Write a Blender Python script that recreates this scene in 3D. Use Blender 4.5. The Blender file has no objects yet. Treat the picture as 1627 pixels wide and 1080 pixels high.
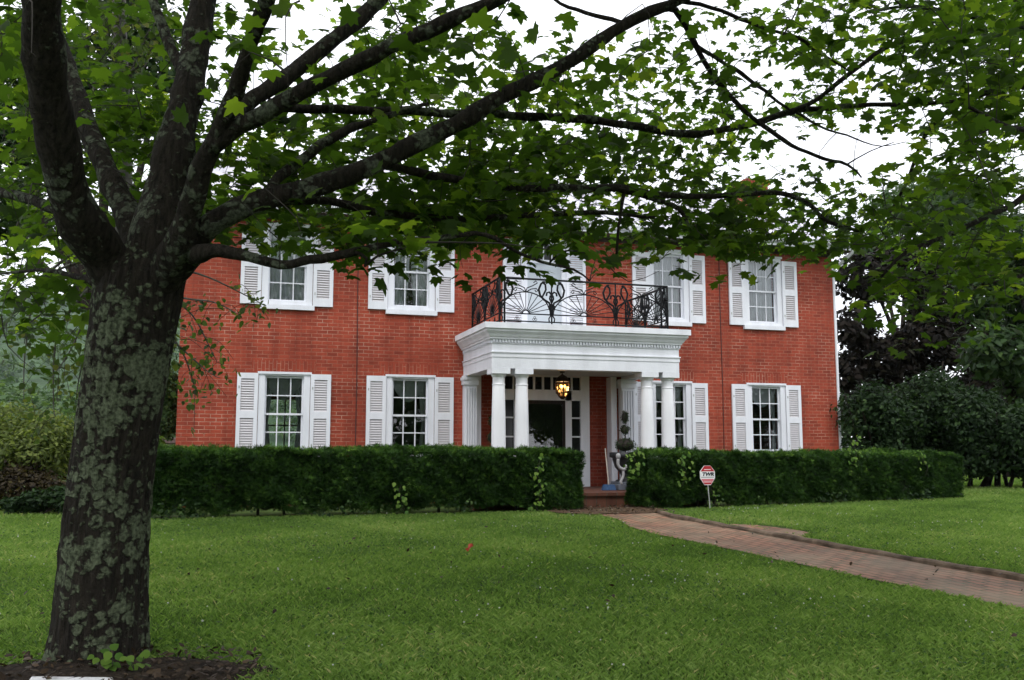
import bpy, bmesh, math, random
import numpy as np
from mathutils import Matrix, Vector
rad = math.radians
random.seed(7); RNG = np.random.default_rng(7)
S = bpy.context.scene
COL = S.collection

# ---------------------------------------------------------------- camera
CAM = np.array([0.853, -19.74, 1.104]); FPX = 1500.8
PITCH, YAW = rad(6.676), rad(17.026)
cd = bpy.data.cameras.new("camera"); cam = bpy.data.objects.new("camera", cd); COL.objects.link(cam)
cam.location = CAM; cam.rotation_euler = (rad(90) + PITCH, 0, -YAW)
cd.sensor_width = 36; cd.lens = FPX / 1627 * 36; cd.clip_start = 0.05; cd.clip_end = 5000
S.camera = cam

# ---------------------------------------------------------------- world, sun, exposure
SUN_EL, SUN_AZ = rad(58), rad(205)          # azimuth clockwise from +Y (north)
w = bpy.data.worlds.new("World"); S.world = w; w.use_nodes = True
nt = w.node_tree; N = nt.nodes; Lk = nt.links
bg = N["Background"]; bg.inputs["Strength"].default_value = 0.1
sky = N.new("ShaderNodeTexSky"); sky.sky_type = 'NISHITA'; sky.sun_disc = False
sky.sun_elevation = SUN_EL; sky.sun_rotation = SUN_AZ; sky.air_density = 1.0; sky.dust_density = 2.0
tc = N.new("ShaderNodeTexCoord")
ns = N.new("ShaderNodeTexNoise"); ns.inputs["Scale"].default_value = 2.6; ns.inputs["Detail"].default_value = 3.5
rp = N.new("ShaderNodeValToRGB")            # overcast cloud deck
rp.color_ramp.elements[0].position = 0.35; rp.color_ramp.elements[0].color = (10.2, 10.4, 11.2, 1)
rp.color_ramp.elements[1].position = 0.7; rp.color_ramp.elements[1].color = (13.0, 13.1, 13.4, 1)
mx = N.new("ShaderNodeMixRGB"); mx.inputs[0].default_value = 0.86
Lk.new(tc.outputs["Generated"], ns.inputs["Vector"]); Lk.new(ns.outputs["Fac"], rp.inputs["Fac"])
Lk.new(sky.outputs[0], mx.inputs[1]); Lk.new(rp.outputs[0], mx.inputs[2]); Lk.new(mx.outputs[0], bg.inputs["Color"])
sl = bpy.data.lights.new("sun", 'SUN'); sl.energy = 0.8; sl.angle = rad(16); sl.color = (1, 0.96, 0.9)
so = bpy.data.objects.new("sun", sl); COL.objects.link(so); so.location = (0, -10, 30)
so.rotation_euler = (rad(90) - SUN_EL, 0, math.pi - SUN_AZ)
S.view_settings.view_transform = 'Standard'; S.view_settings.look = 'None'
S.view_settings.exposure = 0.8; S.view_settings.gamma = 1

# ---------------------------------------------------------------- photo geometry helpers
_F = np.array([math.sin(YAW)*math.cos(PITCH), math.cos(YAW)*math.cos(PITCH), math.sin(PITCH)])
_R = np.array([math.cos(YAW), -math.sin(YAW), 0.0]); _U = np.cross(_R, _F)
def at(u, v, d):
    return CAM + d * (_F + _R*(u-813.5)/FPX - _U*(v-540)/FPX)
def at_y(u, v, y):
    r = at(u, v, 1) - CAM
    return CAM + r*(y-CAM[1])/r[1]
def gz(x, y):
    x = np.asarray(x, float); y = np.asarray(y, float)
    return 0.03 + 0.033*np.clip(y+3.6, -40, 0) + 0.016*np.clip(x-9, 0, 14)

def upper(x, y):            # the lawn beyond the kerb lies a little higher than the path
    return 0.058*np.clip((x-8.45)/0.4, 0, 1)*np.clip((-4.3-y)/0.8, 0, 1)
# ---------------------------------------------------------------- materials
def nodes_of(m):
    m.use_nodes = True; nt = m.node_tree
    return nt, nt.nodes, nt.links, nt.nodes["Principled BSDF"]
def mat(name, col, rough=0.6, var=0.15, scale=6.0, bump=0.0, bscale=40.0, spec=0.4, metal=0.0, stretch=None):
    m = bpy.data.materials.new(name); nt, N, L, P = nodes_of(m)
    P.inputs["Roughness"].default_value = rough; P.inputs["Metallic"].default_value = metal
    P.inputs["Specular IOR Level"].default_value = spec
    tc = N.new("ShaderNodeTexCoord"); src = tc.outputs["Object"]
    if stretch:
        mp = N.new("ShaderNodeMapping"); mp.inputs["Scale"].default_value = stretch; L.new(src, mp.inputs[0]); src = mp.outputs[0]
    n = N.new("ShaderNodeTexNoise"); n.inputs["Scale"].default_value = scale; n.inputs["Detail"].default_value = 6
    L.new(src, n.inputs["Vector"])
    r = N.new("ShaderNodeValToRGB")
    r.color_ramp.elements[0].position = 0.3; r.color_ramp.elements[1].position = 0.7
    r.color_ramp.elements[0].color = tuple(c*(1-var) for c in col)+(1,); r.color_ramp.elements[1].color = tuple(min(1, c*(1+var)) for c in col)+(1,)
    L.new(n.outputs["Fac"], r.inputs["Fac"]); L.new(r.outputs[0], P.inputs["Base Color"])
    if bump:
        n2 = N.new("ShaderNodeTexNoise"); n2.inputs["Scale"].default_value = bscale; n2.inputs["Detail"].default_value = 4; L.new(src, n2.inputs["Vector"])
        b = N.new("ShaderNodeBump"); b.inputs["Strength"].default_value = bump; b.inputs["Distance"].default_value = 0.02
        L.new(n2.outputs["Fac"], b.inputs["Height"]); L.new(b.outputs[0], P.inputs["Normal"])
    return m

def leaf_mat(name, stops, trans=0.45, rough=0.55, tcol=1.6, spec=0.16):
    """leaf colour runs along the per-leaf attribute 'tint' (kinds of leaf: older, younger, yellowing; also painted light on maples and hedge tops)"""
    m = bpy.data.materials.new(name); nt, N, L, P = nodes_of(m)
    a = N.new("ShaderNodeAttribute"); a.attribute_name = "tint"
    r = N.new("ShaderNodeValToRGB"); e = r.color_ramp.elements
    e[0].position, e[0].color = stops[0][0], stops[0][1]+(1,); e[1].position, e[1].color = stops[-1][0], stops[-1][1]+(1,)
    for p, c in stops[1:-1]:
        k = e.new(p); k.color = c+(1,)
    L.new(a.outputs["Fac"], r.inputs["Fac"]); L.new(r.outputs[0], P.inputs["Base Color"])
    P.inputs["Roughness"].default_value = rough; P.inputs["Specular IOR Level"].default_value = spec
    t = N.new("ShaderNodeBsdfTranslucent"); mu = N.new("ShaderNodeMixRGB"); mu.blend_type = 'MULTIPLY'; mu.inputs[0].default_value = 1
    mu.inputs[2].default_value = (tcol*1.05, tcol*1.15, tcol*0.55, 1)
    L.new(r.outputs[0], mu.inputs[1]); L.new(mu.outputs[0], t.inputs["Color"])
    ms = N.new("ShaderNodeMixShader"); ms.inputs[0].default_value = trans
    L.new(P.outputs[0], ms.inputs[1]); L.new(t.outputs[0], ms.inputs[2]); L.new(ms.outputs[0], N["Material Output"].inputs["Surface"])
    return m

def brick_mat(name, axis='X', c1=(0.35, 0.061, 0.031), c2=(0.21, 0.038, 0.021), mortar=(0.36, 0.13, 0.085), bw=0.215, bh=0.0765, ms=0.0072, soldier=False, pave=False):
    m = bpy.data.materials.new(name); nt, N, L, P = nodes_of(m)
    g = N.new("ShaderNodeNewGeometry"); sp = N.new("ShaderNodeSeparateXYZ"); L.new(g.outputs["Position"], sp.inputs[0])
    cb = N.new("ShaderNodeCombineXYZ")
    if axis == 'XY':
        L.new(sp.outputs["X"], cb.inputs[1]); L.new(sp.outputs["Y"], cb.inputs[0])
    elif axis == 'YX':
        L.new(sp.outputs["X"], cb.inputs[0]); L.new(sp.outputs["Y"], cb.inputs[1])
    elif soldier:
        L.new(sp.outputs["X"], cb.inputs[1]); L.new(sp.outputs["Z"], cb.inputs[0])
    else:
        ad = N.new("ShaderNodeMath"); L.new(sp.outputs["X"], ad.inputs[0]); L.new(sp.outputs["Y"], ad.inputs[1])
        L.new(ad.outputs[0], cb.inputs[0]); L.new(sp.outputs["Z"], cb.inputs[1])
    # slight waviness of the courses
    wn = N.new("ShaderNodeTexNoise"); wn.inputs["Scale"].default_value = 2.3; wn.inputs["Detail"].default_value = 3
    L.new(g.outputs["Position"], wn.inputs["Vector"])
    sc = N.new("ShaderNodeVectorMath"); sc.operation = 'SCALE'; sc.inputs["Scale"].default_value = 0.022
    L.new(wn.outputs["Color"], sc.inputs[0])
    av = N.new("ShaderNodeVectorMath"); L.new(cb.outputs[0], av.inputs[0]); L.new(sc.outputs[0], av.inputs[1])
    b = N.new("ShaderNodeTexBrick"); L.new(av.outputs[0], b.inputs["Vector"])
    b.inputs["Scale"].default_value = 1; b.inputs["Brick Width"].default_value = bw; b.inputs["Row Height"].default_value = bh
    b.inputs["Mortar Size"].default_value = ms; b.inputs["Mortar Smooth"].default_value = 0.25; b.inputs["Bias"].default_value = -0.3
    b.inputs["Color1"].default_value = c1+(1,); b.inputs["Color2"].default_value = c2+(1,)
    # joints: painted over in most places, pale where the paint has worn off
    n = N.new("ShaderNodeTexNoise"); n.inputs["Scale"].default_value = 1.5; n.inputs["Detail"].default_value = 9; n.inputs["Roughness"].default_value = 0.72
    L.new(g.outputs["Position"], n.inputs["Vector"])
    r = N.new("ShaderNodeValToRGB"); e = r.color_ramp.elements
    e[0].position = 0.30; e[0].color = tuple(c*0.72 for c in c1)+(1,)
    e[1].position = 0.68; e[1].color = (mortar[0]*1.5, mortar[1]*2.7, mortar[2]*3.2, 1)
    k = e.new(0.49); k.color = mortar+(1,)
    L.new(n.outputs["Fac"], r.inputs["Fac"]); L.new(r.outputs[0], b.inputs["Mortar"])
    out = b.outputs["Color"]
    if pave:      # greyish worn and mossy stretches between the reddish ones
        n5 = N.new('ShaderNodeTexNoise'); n5.inputs['Scale'].default_value = 1.3; n5.inputs['Detail'].default_value = 8; n5.inputs['Roughness'].default_value = .7; L.new(g.outputs['Position'], n5.inputs['Vector'])
        r5 = N.new('ShaderNodeMapRange'); r5.inputs['From Min'].default_value = .42; r5.inputs['From Max'].default_value = .62; L.new(n5.outputs['Fac'], r5.inputs['Value'])
        m5 = N.new('ShaderNodeMixRGB'); m5.inputs[2].default_value = (.225, .175, .118, 1); mq = N.new('ShaderNodeMath'); mq.operation = 'MULTIPLY'; mq.inputs[1].default_value = .75; L.new(r5.outputs[0], mq.inputs[0]); L.new(mq.outputs[0], m5.inputs[0]); L.new(out, m5.inputs[1]); out = m5.outputs[0]
        b.inputs['Mortar Smooth'].default_value = .6
    # weathering: large soft patches and soot-dark bricks
    n3 = N.new("ShaderNodeTexNoise"); n3.inputs["Scale"].default_value = 0.7; n3.inputs["Detail"].default_value = 7; L.new(g.outputs["Position"], n3.inputs["Vector"])
    r3 = N.new("ShaderNodeValToRGB"); r3.color_ramp.elements[0].position = 0.3; r3.color_ramp.elements[1].position = 0.72
    r3.color_ramp.elements[0].color = (0.74, 0.72, 0.72, 1); r3.color_ramp.elements[1].color = (1.12, 1.12, 1.1, 1)
    L.new(n3.outputs["Fac"], r3.inputs["Fac"])
    mm = N.new("ShaderNodeMixRGB"); mm.blend_type = 'MULTIPLY'; mm.inputs[0].default_value = 1
    L.new(out, mm.inputs[1]); L.new(r3.outputs[0], mm.inputs[2])
    mp6 = N.new("ShaderNodeMapping"); mp6.inputs["Scale"].default_value = (2.6, 2.6, .22) if not pave else (1.2, 1.2, 1.2); L.new(g.outputs["Position"], mp6.inputs[0])
    n6 = N.new("ShaderNodeTexNoise"); n6.inputs["Scale"].default_value = 1.6; n6.inputs["Detail"].default_value = 7; n6.inputs["Roughness"].default_value = .65; L.new(mp6.outputs[0], n6.inputs["Vector"])
    r6 = N.new("ShaderNodeValToRGB"); r6.color_ramp.elements[0].position = .32; r6.color_ramp.elements[0].color = (.74, .70, .70, 1); r6.color_ramp.elements[1].position = .58; r6.color_ramp.elements[1].color = (1.05, 1.05, 1.05, 1); L.new(n6.outputs["Fac"], r6.inputs["Fac"])
    m6 = N.new("ShaderNodeMixRGB"); m6.blend_type = 'MULTIPLY'; m6.inputs[0].default_value = 1; L.new(mm.outputs[0], m6.inputs[1]); L.new(r6.outputs[0], m6.inputs[2]); L.new(m6.outputs[0], P.inputs["Base Color"])
    P.inputs["Roughness"].default_value = 0.75; P.inputs["Specular IOR Level"].default_value = 0.25
    n4 = N.new("ShaderNodeTexNoise"); n4.inputs["Scale"].default_value = 60; L.new(g.outputs["Position"], n4.inputs["Vector"])
    ma = N.new("ShaderNodeMath"); ma.operation = 'MULTIPLY_ADD'; ma.inputs[1].default_value = -1.0
    L.new(b.outputs["Fac"], ma.inputs[0]); L.new(n4.outputs["Fac"], ma.inputs[2])
    bp = N.new("ShaderNodeBump"); bp.inputs["Strength"].default_value = 0.6; bp.inputs["Distance"].default_value = 0.008
    L.new(ma.outputs[0], bp.inputs["Height"]); L.new(bp.outputs[0], P.inputs["Normal"])
    return m

def glass_mat(name, tint=(0.75, 0.8, 0.8)):
    m = bpy.data.materials.new(name); nt, N, L, P = nodes_of(m)
    N.remove(P)
    t = N.new("ShaderNodeBsdfTransparent"); t.inputs[0].default_value = tint+(1,)
    gl = N.new("ShaderNodeBsdfGlossy"); gl.inputs["Roughness"].default_value = 0.015; gl.inputs[0].default_value = (0.95, 0.97, 1, 1)
    g = N.new("ShaderNodeNewGeometry")
    n = N.new("ShaderNodeTexNoise"); n.inputs["Scale"].default_value = 3.0; L.new(g.outputs["Position"], n.inputs["Vector"])
    b = N.new("ShaderNodeBump"); b.inputs["Strength"].default_value = 0.25; b.inputs["Distance"].default_value = 0.012
    L.new(n.outputs["Fac"], b.inputs["Height"]); L.new(b.outputs[0], gl.inputs["Normal"])
    fr = N.new("ShaderNodeFresnel"); fr.inputs[0].default_value = 1.8
    ms = N.new("ShaderNodeMixShader"); L.new(fr.outputs[0], ms.inputs[0]); L.new(t.outputs[0], ms.inputs[1]); L.new(gl.outputs[0], ms.inputs[2])
    L.new(ms.outputs[0], N["Material Output"].inputs["Surface"])
    return m

def bark_mat(name, base=(0.022, 0.0185, 0.014), lichen=(0.125, 0.15, 0.092), amount=0.5):
    m = bpy.data.materials.new(name); nt, N, L, P = nodes_of(m)
    tc = N.new("ShaderNodeTexCoord")
    mp = N.new("ShaderNodeMapping"); mp.inputs["Scale"].default_value = (17, 17, 2.0); L.new(tc.outputs["Object"], mp.inputs[0])
    n = N.new("ShaderNodeTexNoise"); n.inputs["Scale"].default_value = 2.2; n.inputs["Detail"].default_value = 8; n.inputs["Roughness"].default_value = 0.65
    L.new(mp.outputs[0], n.inputs["Vector"])
    r = N.new("ShaderNodeValToRGB"); e = r.color_ramp.elements
    e[0].position = 0.34; e[0].color = tuple(c*0.35 for c in base)+(1,); e[1].position = 0.68; e[1].color = tuple(c*1.75 for c in base)+(1,)
    L.new(n.outputs["Fac"], r.inputs["Fac"])
    # lichen rosettes
    wn = N.new("ShaderNodeTexNoise"); wn.inputs["Scale"].default_value = 22; wn.inputs["Detail"].default_value = 7; L.new(tc.outputs["Object"], wn.inputs["Vector"])
    sv = N.new("ShaderNodeVectorMath"); sv.operation = 'SCALE'; sv.inputs["Scale"].default_value = 0.08; L.new(wn.outputs["Color"], sv.inputs[0])
    av = N.new("ShaderNodeVectorMath"); L.new(tc.outputs["Object"], av.inputs[0]); L.new(sv.outputs[0], av.inputs[1])
    vo = N.new("ShaderNodeTexVoronoi"); vo.inputs["Scale"].default_value = 17; vo.inputs["Randomness"].default_value = 1; L.new(av.outputs[0], vo.inputs["Vector"])
    big = N.new("ShaderNodeTexNoise"); big.inputs["Scale"].default_value = 3.0; big.inputs["Detail"].default_value = 4; L.new(tc.outputs["Object"], big.inputs["Vector"])
    th = N.new("ShaderNodeMath"); th.operation = 'MULTIPLY_ADD'; th.inputs[1].default_value = 2.6; th.inputs[2].default_value = amount-1.40
    L.new(big.outputs["Fac"], th.inputs[0])
    sb = N.new("ShaderNodeMath"); sb.operation = 'SUBTRACT'; L.new(th.outputs[0], sb.inputs[0]); L.new(vo.outputs["Distance"], sb.inputs[1])
    rr = N.new("ShaderNodeMapRange"); rr.inputs["From Min"].default_value = -0.06; rr.inputs["From Max"].default_value = 0.12; L.new(sb.outputs[0], rr.inputs["Value"])
    cr = N.new("ShaderNodeTexNoise"); cr.inputs["Scale"].default_value = 45; cr.inputs["Detail"].default_value = 5; L.new(tc.outputs["Object"], cr.inputs["Vector"])
    lr = N.new("ShaderNodeValToRGB"); lr.color_ramp.elements[0].position = 0.32; lr.color_ramp.elements[1].position = 0.66
    lr.color_ramp.elements[0].color = tuple(c*0.28 for c in lichen)+(1,); lr.color_ramp.elements[1].color = tuple(c*1.25 for c in lichen)+(1,)
    L.new(cr.outputs["Fac"], lr.inputs["Fac"])
    mx = N.new("ShaderNodeMixRGB"); L.new(rr.outputs[0], mx.inputs[0]); L.new(r.outputs[0], mx.inputs[1]); L.new(lr.outputs[0], mx.inputs[2])
    L.new(mx.outputs[0], P.inputs["Base Color"]); P.inputs["Roughness"].default_value = 0.9; P.inputs["Specular IOR Level"].default_value = 0.15
    ad = N.new("ShaderNodeMath"); ad.operation = 'MULTIPLY_ADD'; ad.inputs[1].default_value = 0.35; L.new(rr.outputs[0], ad.inputs[0]); L.new(n.outputs["Fac"], ad.inputs[2])
    ad2 = N.new("ShaderNodeMath"); ad2.operation = 'MULTIPLY_ADD'; ad2.inputs[1].default_value = 0.3; L.new(cr.outputs["Fac"], ad2.inputs[0]); L.new(ad.outputs[0], ad2.inputs[2])
    b = N.new("ShaderNodeBump"); b.inputs["Strength"].default_value = 1.0; b.inputs["Distance"].default_value = 0.06
    L.new(ad2.outputs[0], b.inputs["Height"]); L.new(b.outputs[0], P.inputs["Normal"])
    return m

M = {}
M['brick'] = brick_mat('painted_brick')
M['soldier'] = brick_mat('soldier_brick', soldier=True, bw=0.24, bh=0.076)
M['paver'] = brick_mat('brick_paving', axis='XY', c1=(0.29, 0.145, 0.092), c2=(0.145, 0.085, 0.058), mortar=(0.045, 0.045, 0.022), bw=0.235, bh=0.12, ms=0.02, pave=True)
M['floorbrick'] = brick_mat('porch_brick', axis='YX', c1=(0.15, 0.06, 0.04), c2=(0.10, 0.045, 0.033), mortar=(0.08, 0.055, 0.04), bw=0.205, bh=0.1, ms=0.008)
M['white'] = mat('white_paint', (0.74, 0.76, 0.81), 0.5, 0.09, 1.2, 0.15, 18, 0.3, 0, (3, 3, .8))
M['column'] = mat('column_paint', (0.78, 0.79, 0.82), 0.4, 0.04, 1.0, 0.06, 12, 0.4)
M['louvre'] = mat('shaded_slat_white', (0.58, 0.565, 0.585), 0.55, 0.06, 3)  # white slats; their shading and the brick's pink bounce put into the colour
M['soffit'] = mat('shaded_soffit_brown', (0.05, 0.035, 0.03), 0.7, 0.2, 3)  # dark brown, with the shadow under the eaves put into the colour
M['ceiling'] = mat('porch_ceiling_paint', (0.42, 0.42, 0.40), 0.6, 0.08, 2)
M['roof'] = mat('pale_metal_roof', (0.50, 0.49, 0.54), 0.45, 0.12, 2.5, 0.1, 8, 0.5, 0.0)
M['glass'] = glass_mat('window_glass')
M['doorpaint'] = mat('balcony_door_paint', (0.52, 0.57, 0.61), 0.5, 0.04, 2)
M['darkdoor'] = mat('dark_wood_door', (0.02, 0.014, 0.010), 0.3, 0.35, 5, 0.15, 30, 0.12, 0, (6, 6, 1))
M['curtain'] = mat('white_curtain', (0.74, 0.75, 0.77), 0.9, 0.06, 5, 0, 1, 0.1)
M['sheer'] = mat('grey_curtain', (0.62, 0.625, 0.64), 0.9, 0.15, 7, 0, 1, 0.1)
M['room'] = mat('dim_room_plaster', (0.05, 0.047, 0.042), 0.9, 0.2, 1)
M['iron'] = mat('black_iron', (0.008, 0.009, 0.010), 0.6, 0.3, 20, 0.2, 60, 0.15)
M['cable'] = mat('dark_cable', (0.06, 0.02, 0.018), 0.6, 0.2, 8)
M['bronze'] = mat('aged_bronze', (0.05, 0.03, 0.018), 0.4, 0.3, 12, 0, 1, 0.5, 0.5)
M['bark'] = bark_mat('lichened_maple_bark', amount=0.60)
M['limb'] = bark_mat('maple_limb_bark', (0.026, 0.022, 0.017), (0.115, 0.132, 0.092), 0.42)
M['darkbark'] = bark_mat('dark_bark', (0.028, 0.022, 0.018), (0.07, 0.08, 0.06), 0.2)
M['twig'] = mat('twig_bark', (0.028, 0.023, 0.018), 0.85, 0.3, 20)
M['palebark'] = mat('pale_birch_bark', (0.09, 0.085, 0.075), 0.8, 0.4, 14)
M['mulch'] = mat('dark_mulch', (0.024, 0.018, 0.013), 0.95, 0.6, 22, 1.0, 45, 0.1)
M['soil'] = mat('leaf_litter_soil', (0.085, 0.055, 0.035), 0.95, 0.5, 12, 1.0, 35, 0.1)
M['kerb'] = mat('weathered_kerb_stone', (0.125, 0.092, 0.065), 0.9, 0.6, 5, 1.0, 18, 0.15)
M['stone'] = mat('field_stone', (0.22, 0.17, 0.16), 0.85, 0.4, 4, 0.8, 14, 0.2)
M['urn'] = mat('dark_cast_metal', (0.022, 0.024, 0.028), 0.5, 0.3, 10, 0.3, 30, 0.45)
M['pale'] = mat('pale_grey_cast_stone', (0.36, 0.36, 0.37), 0.7, 0.2, 12, 0.3, 30)
M['plinth'] = mat('blue_grey_slate', (0.12, 0.135, 0.165), 0.6, 0.25, 6)
M['blue'] = mat('blue_bristles', (0.03, 0.075, 0.17), 0.7, 0.25, 25)
M['handle'] = mat('pale_broom_handle', (0.45, 0.40, 0.34), 0.5, 0.2, 9)
M['board'] = mat('weathered_white_board', (0.62, 0.62, 0.64), 0.6, 0.12, 8, 0.4, 24)
M['signred'] = mat('sign_red', (0.42, 0.012, 0.02), 0.4, 0.05, 3)
M['signpink'] = mat('sign_faded_red', (0.58, 0.17, 0.2), 0.4, 0.05, 3)
M['signwhite'] = mat('sign_white', (0.78, 0.79, 0.8), 0.4, 0.03, 3)
M['signblack'] = mat('sign_black', (0.012, 0.012, 0.02), 0.4, 0.05, 3)
M['post'] = mat('galvanised_post', (0.42, 0.43, 0.42), 0.45, 0.15, 12, 0, 1, 0.5, 0.3)
M['redleaf'] = mat('red_leaf', (0.34, 0.035, 0.012), 0.6, 0.2, 20)
M['clover'] = mat('clover_white', (0.5, 0.52, 0.44), 0.8, 0.12, 30)
M['maple'] = leaf_mat('maple_leaf', [(0, (0.020, 0.039, 0.008)), (0.4, (0.040, 0.075, 0.011)), (0.75, (0.085, 0.138, 0.016)), (1, (0.20, 0.25, 0.026))], 0.6, tcol=1.95)
M['birch'] = leaf_mat('small_round_leaf', [(0, (0.04, 0.062, 0.022)), (0.7, (0.075, 0.115, 0.03)), (1, (0.15, 0.16, 0.04))], 0.4)
M['purple'] = leaf_mat('purple_maple_leaf', [(0, (0.007, 0.007, 0.005)), (0.7, (0.017, 0.013, 0.010)), (1, (0.032, 0.032, 0.017))], 0.15, tcol=1.0, spec=.08)
M['lilac'] = leaf_mat('lilac_leaf', [(0, (0.008, 0.018, 0.007)), (0.6, (0.017, 0.036, 0.012)), (0.9, (0.034, 0.066, 0.02)), (1, (0.06, 0.10, 0.03))], 0.22, spec=.1)
M['dgreen'] = leaf_mat('dark_tree_leaf', [(0, (0.016, 0.036, 0.012)), (0.7, (0.03, 0.062, 0.018)), (1, (0.06, 0.10, 0.025))], 0.3)
M['yewleaf'] = leaf_mat('yew_needle', [(0, (0.008, 0.024, 0.005)), (0.45, (0.019, 0.052, 0.008)), (0.8, (0.055, 0.12, 0.018)), (1, (0.12, 0.21, 0.035))], 0.2, spec=.1)
M['vineleaf'] = leaf_mat('vine_leaf', [(0, (0.05, 0.12, 0.02)), (1, (0.15, 0.24, 0.04))], 0.4)
M['forsythia'] = leaf_mat('yellow_green_leaf', [(0, (0.055, 0.078, 0.022)), (0.5, (0.12, 0.155, 0.04)), (1, (0.23, 0.27, 0.07))], 0.42)
M['bushshade'] = leaf_mat('shaded_bush_leaf', [(0, (0.018, 0.013, 0.008)), (0.6, (0.04, 0.03, 0.013)), (1, (0.08, 0.07, 0.022))], 0.3)
M['farleaf'] = leaf_mat('far_tree_leaf', [(0, (0.035, 0.068, 0.027)), (0.6, (0.07, 0.125, 0.042)), (1, (0.13, 0.19, 0.06))], 0.3)
M['grassblade'] = leaf_mat('grass_blade', [(0, (0.050, 0.096, 0.021)), (0.45, (0.126, 0.208, 0.045)), (0.8, (0.22, 0.30, 0.095)), (1, (0.34, 0.32, 0.15))], 0.4, 0.6, 1.8, 0.15)
M['ground'] = mat('lawn_soil', (0.045, 0.075, 0.018), 0.95, 0.4, 3, 0.6, 30, 0.1)

# ---------------------------------------------------------------- mesh helpers
OFF = {}
def tag(o, label=None, cat=None, group=None, kind=None):
    if label: o['label'] = label
    if cat: o['category'] = cat
    if group: o['group'] = group
    if kind: o['kind'] = kind
    return o
def thing(name, label, cat, loc, group=None):
    o = bpy.data.objects.new(name, None); COL.objects.link(o); o.location = loc; o.empty_display_size = 0.3
    OFF[o.name] = Vector(loc)
    return tag(o, label, cat, group)
class MB:
    def __init__(s): s.v = []; s.f = []; s.mi = []; s.k = 0
    def add(s, vs, fs):
        b = len(s.v); s.v.extend([tuple(map(float, p)) for p in vs]); s.f.extend([[i+b for i in f] for f in fs]); s.mi.extend([s.k]*len(fs)); return s
    def box(s, x0, x1, y0, y1, z0, z1):
        return s.add([(x0,y0,z0),(x1,y0,z0),(x1,y1,z0),(x0,y1,z0),(x0,y0,z1),(x1,y0,z1),(x1,y1,z1),(x0,y1,z1)],
                     [(0,3,2,1),(4,5,6,7),(0,1,5,4),(1,2,6,5),(2,3,7,6),(3,0,4,7)])
    def prism(s, pts, y0, y1):       # polygon in XZ extruded along Y
        n = len(pts); vs = [(p[0], y0, p[1]) for p in pts]+[(p[0], y1, p[1]) for p in pts]
        return s.add(vs, [list(range(n)), list(range(2*n-1, n-1, -1))]+[(i, i+n, (i+1) % n+n, (i+1) % n) for i in range(n)])
    def sweep_x(s, prof, x0, x1, x0b=None, x1b=None):   # profile in YZ extruded along X
        n = len(prof); vs = [(x0, p[0], p[1]) for p in prof]+[(x1, p[0], p[1]) for p in prof]
        return s.add(vs, [list(range(n-1, -1, -1)), list(range(n, 2*n))]+[(i, (i+1) % n, (i+1) % n+n, i+n) for i in range(n)])
    def lathe(s, prof, c=(0, 0, 0), n=20):
        vs = []; fs = []
        for r, z in prof:
            for i in range(n):
                a = 2*math.pi*i/n; vs.append((c[0]+r*math.cos(a), c[1]+r*math.sin(a), c[2]+z))
        for j in range(len(prof)-1):
            for i in range(n): fs.append((j*n+i, j*n+(i+1) % n, (j+1)*n+(i+1) % n, (j+1)*n+i))
        fs.append(list(range(n-1, -1, -1))); fs.append([(len(prof)-1)*n+i for i in range(n)])
        return s.add(vs, fs)
    def tube(s, pts, rads, n=6, wob=0.0):
        P = np.asarray(pts, float); m = len(P)
        if np.isscalar(rads): rads = [rads]*m
        T = np.gradient(P, axis=0); T /= np.linalg.norm(T, axis=1)[:, None]+1e-9
        ref = np.array([0.0, 0.0, 1.0]) if abs(T[0][2]) < 0.9 else np.array([1.0, 0, 0])
        vs = []; A = np.cross(T[0], ref); A /= np.linalg.norm(A)
        for i in range(m):
            A = A-T[i]*np.dot(A, T[i]); A /= np.linalg.norm(A)+1e-9; B = np.cross(T[i], A)
            for k in range(n):
                a = 2*math.pi*k/n
                r = rads[i]*(1+wob*(math.sin(3*a+i*0.55)*0.5+math.sin(5*a-i*0.9+1.3)*0.3+math.sin(2*a+i*1.7)*0.35)) if wob else rads[i]
                vs.append(P[i]+r*(math.cos(a)*A+math.sin(a)*B))
        fs = [(j*n+k, j*n+(k+1) % n, (j+1)*n+(k+1) % n, (j+1)*n+k) for j in range(m-1) for k in range(n)]
        fs += [list(range(n-1, -1, -1)), [(m-1)*n+k for k in range(n)]]
        return s.add(vs, fs)
    def ball(s, c, rx, ry=None, rz=None, seg=10, rings=6):
        ry = ry or rx; rz = rz or rx; prof = []
        vs = []; fs = []
        for j in range(rings+1):
            t = math.pi*j/rings
            for i in range(seg):
                a = 2*math.pi*i/seg; vs.append((c[0]+rx*math.sin(t)*math.cos(a), c[1]+ry*math.sin(t)*math.sin(a), c[2]-rz*math.cos(t)))
        for j in range(rings):
            for i in range(seg): fs.append((j*seg+i, j*seg+(i+1) % seg, (j+1)*seg+(i+1) % seg, (j+1)*seg+i))
        return s.add(vs, fs)
    def build(s, name, mats, parent=None, smooth=False, loc=None, bevel=0.0):
        me = bpy.data.meshes.new(name); me.from_pydata(s.v, [], s.f); me.update()
        for m in (mats if isinstance(mats, (list, tuple)) else [mats]): me.materials.append(m)
        if isinstance(mats, (list, tuple)): me.polygons.foreach_set("material_index", s.mi)
        if smooth: me.polygons.foreach_set("use_smooth", [True]*len(me.polygons))
        return link(name, me, parent, loc, bevel)
def root_off(o):
    while o.parent: o = o.parent
    return OFF.get(o.name, Vector((0, 0, 0)))
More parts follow.
